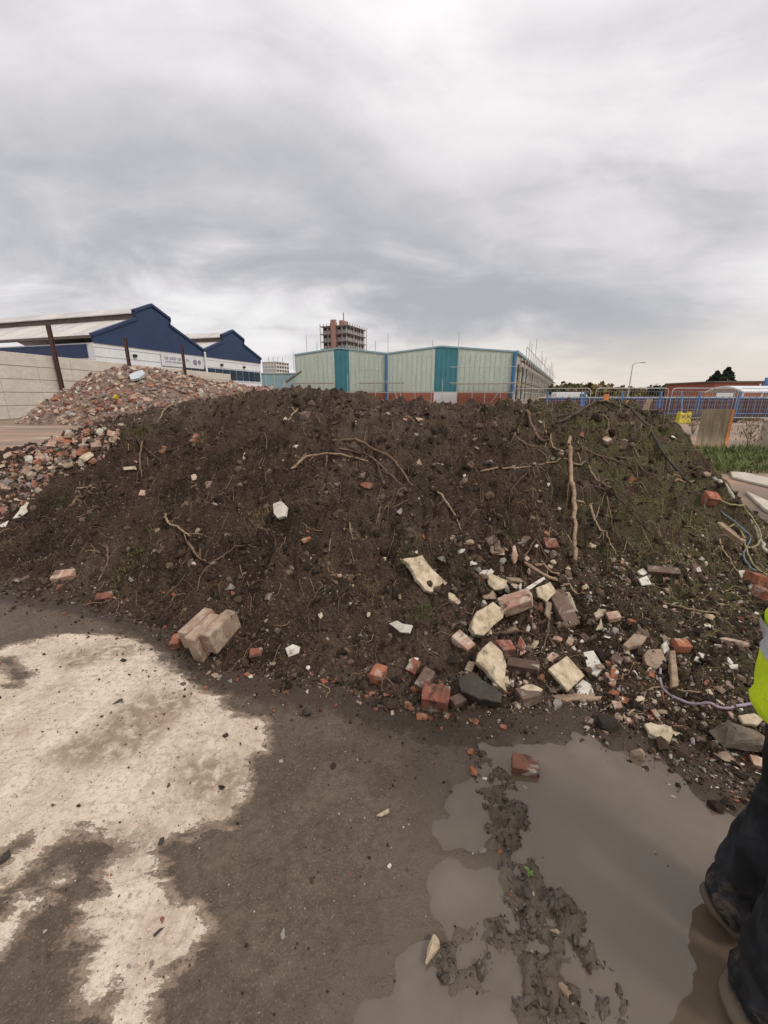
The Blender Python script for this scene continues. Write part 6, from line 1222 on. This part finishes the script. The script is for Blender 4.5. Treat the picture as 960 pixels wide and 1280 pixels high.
        f = legs[sd_]; b = MB().prism([(f[2][0] - .06, f[2][1] - .045, 0), (f[4][0] + .05, f[4][1] - .05, 0), (f[4][0] + .07, f[4][1], 0), (f[4][0] + .05, f[4][1] + .05, 0), (f[2][0] - .06, f[2][1] + .045, 0), (f[2][0] - .075, f[2][1], 0)], (0, 0, .075)).build('boot', leather, B, bevel=.018)
    loft('trouser_seat', [(.02, 0, 1.0, .155, .185), (.02, 0, .93, .165, .19), (.02, 0, .86, .155, .19), (.02, 0, .80, .12, .185)], MT, 30, .06, 5)
    jr = [(.005, 0, .80, .165, .20), (.0, 0, .83, .187, .212), (.0, 0, .91, .194, .217), (.002, 0, 1.02, .197, .217), (.012, 0, 1.12, .192, .214), (.03, 0, 1.25, .186, .214), (.04, 0, 1.36, .18, .225), (.045, 0, 1.45, .168, .215), (.05, 0, 1.505, .12, .15), (.055, 0, 1.55, .088, .092)]
    P = along([q[:3] for q in jr], 3); rx = np.interp(np.linspace(0, 1, len(P)), np.linspace(0, 1, len(jr)), [q[3] for q in jr]); ry = np.interp(np.linspace(0, 1, len(P)), np.linspace(0, 1, len(jr)), [q[4] for q in jr])
    jk = loft('jacket', [(p[0], p[1], p[2], a, b) for p, a, b in zip(P, rx, ry)], hv, 40, .11, 12)
    for z0, z1 in ((.985, 1.045), (1.235, 1.295)):
        sel = [(p[0], p[1], p[2], a + .003, b + .003) for p, a, b in zip(P, rx, ry)]; zz_ = np.linspace(z0, z1, 4); it = lambda k: np.interp(zz_, P[:, 2], [q[k] for q in sel])
        bnd = MB(); n = 40; a = np.arange(n) * 2 * math.pi / n; V = []
        for cx, z, ax, by in zip(it(0), zz_, it(3), it(4)):
            ii = np.interp(z, P[:, 2], np.arange(len(P))); f = 1 + .11 * 2 * fbm(np.cos(a) * 2.2 + 7 + ii * .10, np.sin(a) * 2.2 + ii * .33 + 12, 12, 3); V += list(zip(cx + np.cos(a) * ax * f * 1.012, np.sin(a) * by * f * 1.012, z + .012 * np.sin(a + 2)))
        bnd.add(V, [(i * n + j, i * n + (j + 1) % n, (i + 1) * n + (j + 1) % n, (i + 1) * n + j) for i in range(3) for j in range(n)]); bnd.build('reflective_band', sil, jk, True)
    for sd_, L in arms.items():
        P2 = along([q[:3] for q in L[:3]], 7); loft('sleeve', [(p[0], p[1], p[2], r, r) for p, r in zip(P2, np.linspace(.108, .062, len(P2)))], hv, 20, .1, 21 + len(sd_), jk)
    return B
person()

# dry straw stems and thin twigs tangled on the right flank
def dry_stems():
    r = np.random.default_rng(71); VV = []; QQ = []; CC = []; off = 0; k = 0
    while k < 420:
        x = r.uniform(1.5, 4.3); y = r.uniform(1.7, 5.0); h = Hs(x, y)
        if h < .06 or r.random() > sstep(x, 1.3, 2.8) + .15: continue
        k += 1; n = 6; L = r.uniform(.08, .34); a = r.normal(-.9, .8); rad = r.uniform(.0012, .0026); bend = r.normal(0, .22); pts = []
        for i in range(n): pts.append((x, y)); x += math.cos(a) * L / n; y += math.sin(a) * L / n; a += bend
        q = np.array(pts); z = Hgt(q[:, 0], q[:, 1]) + rad + r.uniform(0, .05) * np.sin(np.linspace(0, r.uniform(1.6, 3.1), n))
        V, Q = tube_arr(np.c_[q, z], np.linspace(rad, rad * .5, n), 4); VV.append(V); QQ.append(Q + off); off += len(V)
        c = np.array([(.36, .28, .14), (.28, .24, .10), (.45, .36, .22), (.20, .15, .08)][r.integers(4)]); CC.append(np.repeat(c[None], len(V), 0))
    me = mesh_np('dry_stems', np.concatenate(VV), np.concatenate(QQ), True); a = me.attributes.new('tint', 'FLOAT_COLOR', 'POINT'); c = np.concatenate(CC); a.data.foreach_set('color', np.c_[c, np.ones(len(c))].astype(np.float32).ravel())
    tag(link('dry_stems', me, M_TINT), 'dry straw stems tangled over the right flank of the heap', 'stems', kind='stuff')
dry_stems()
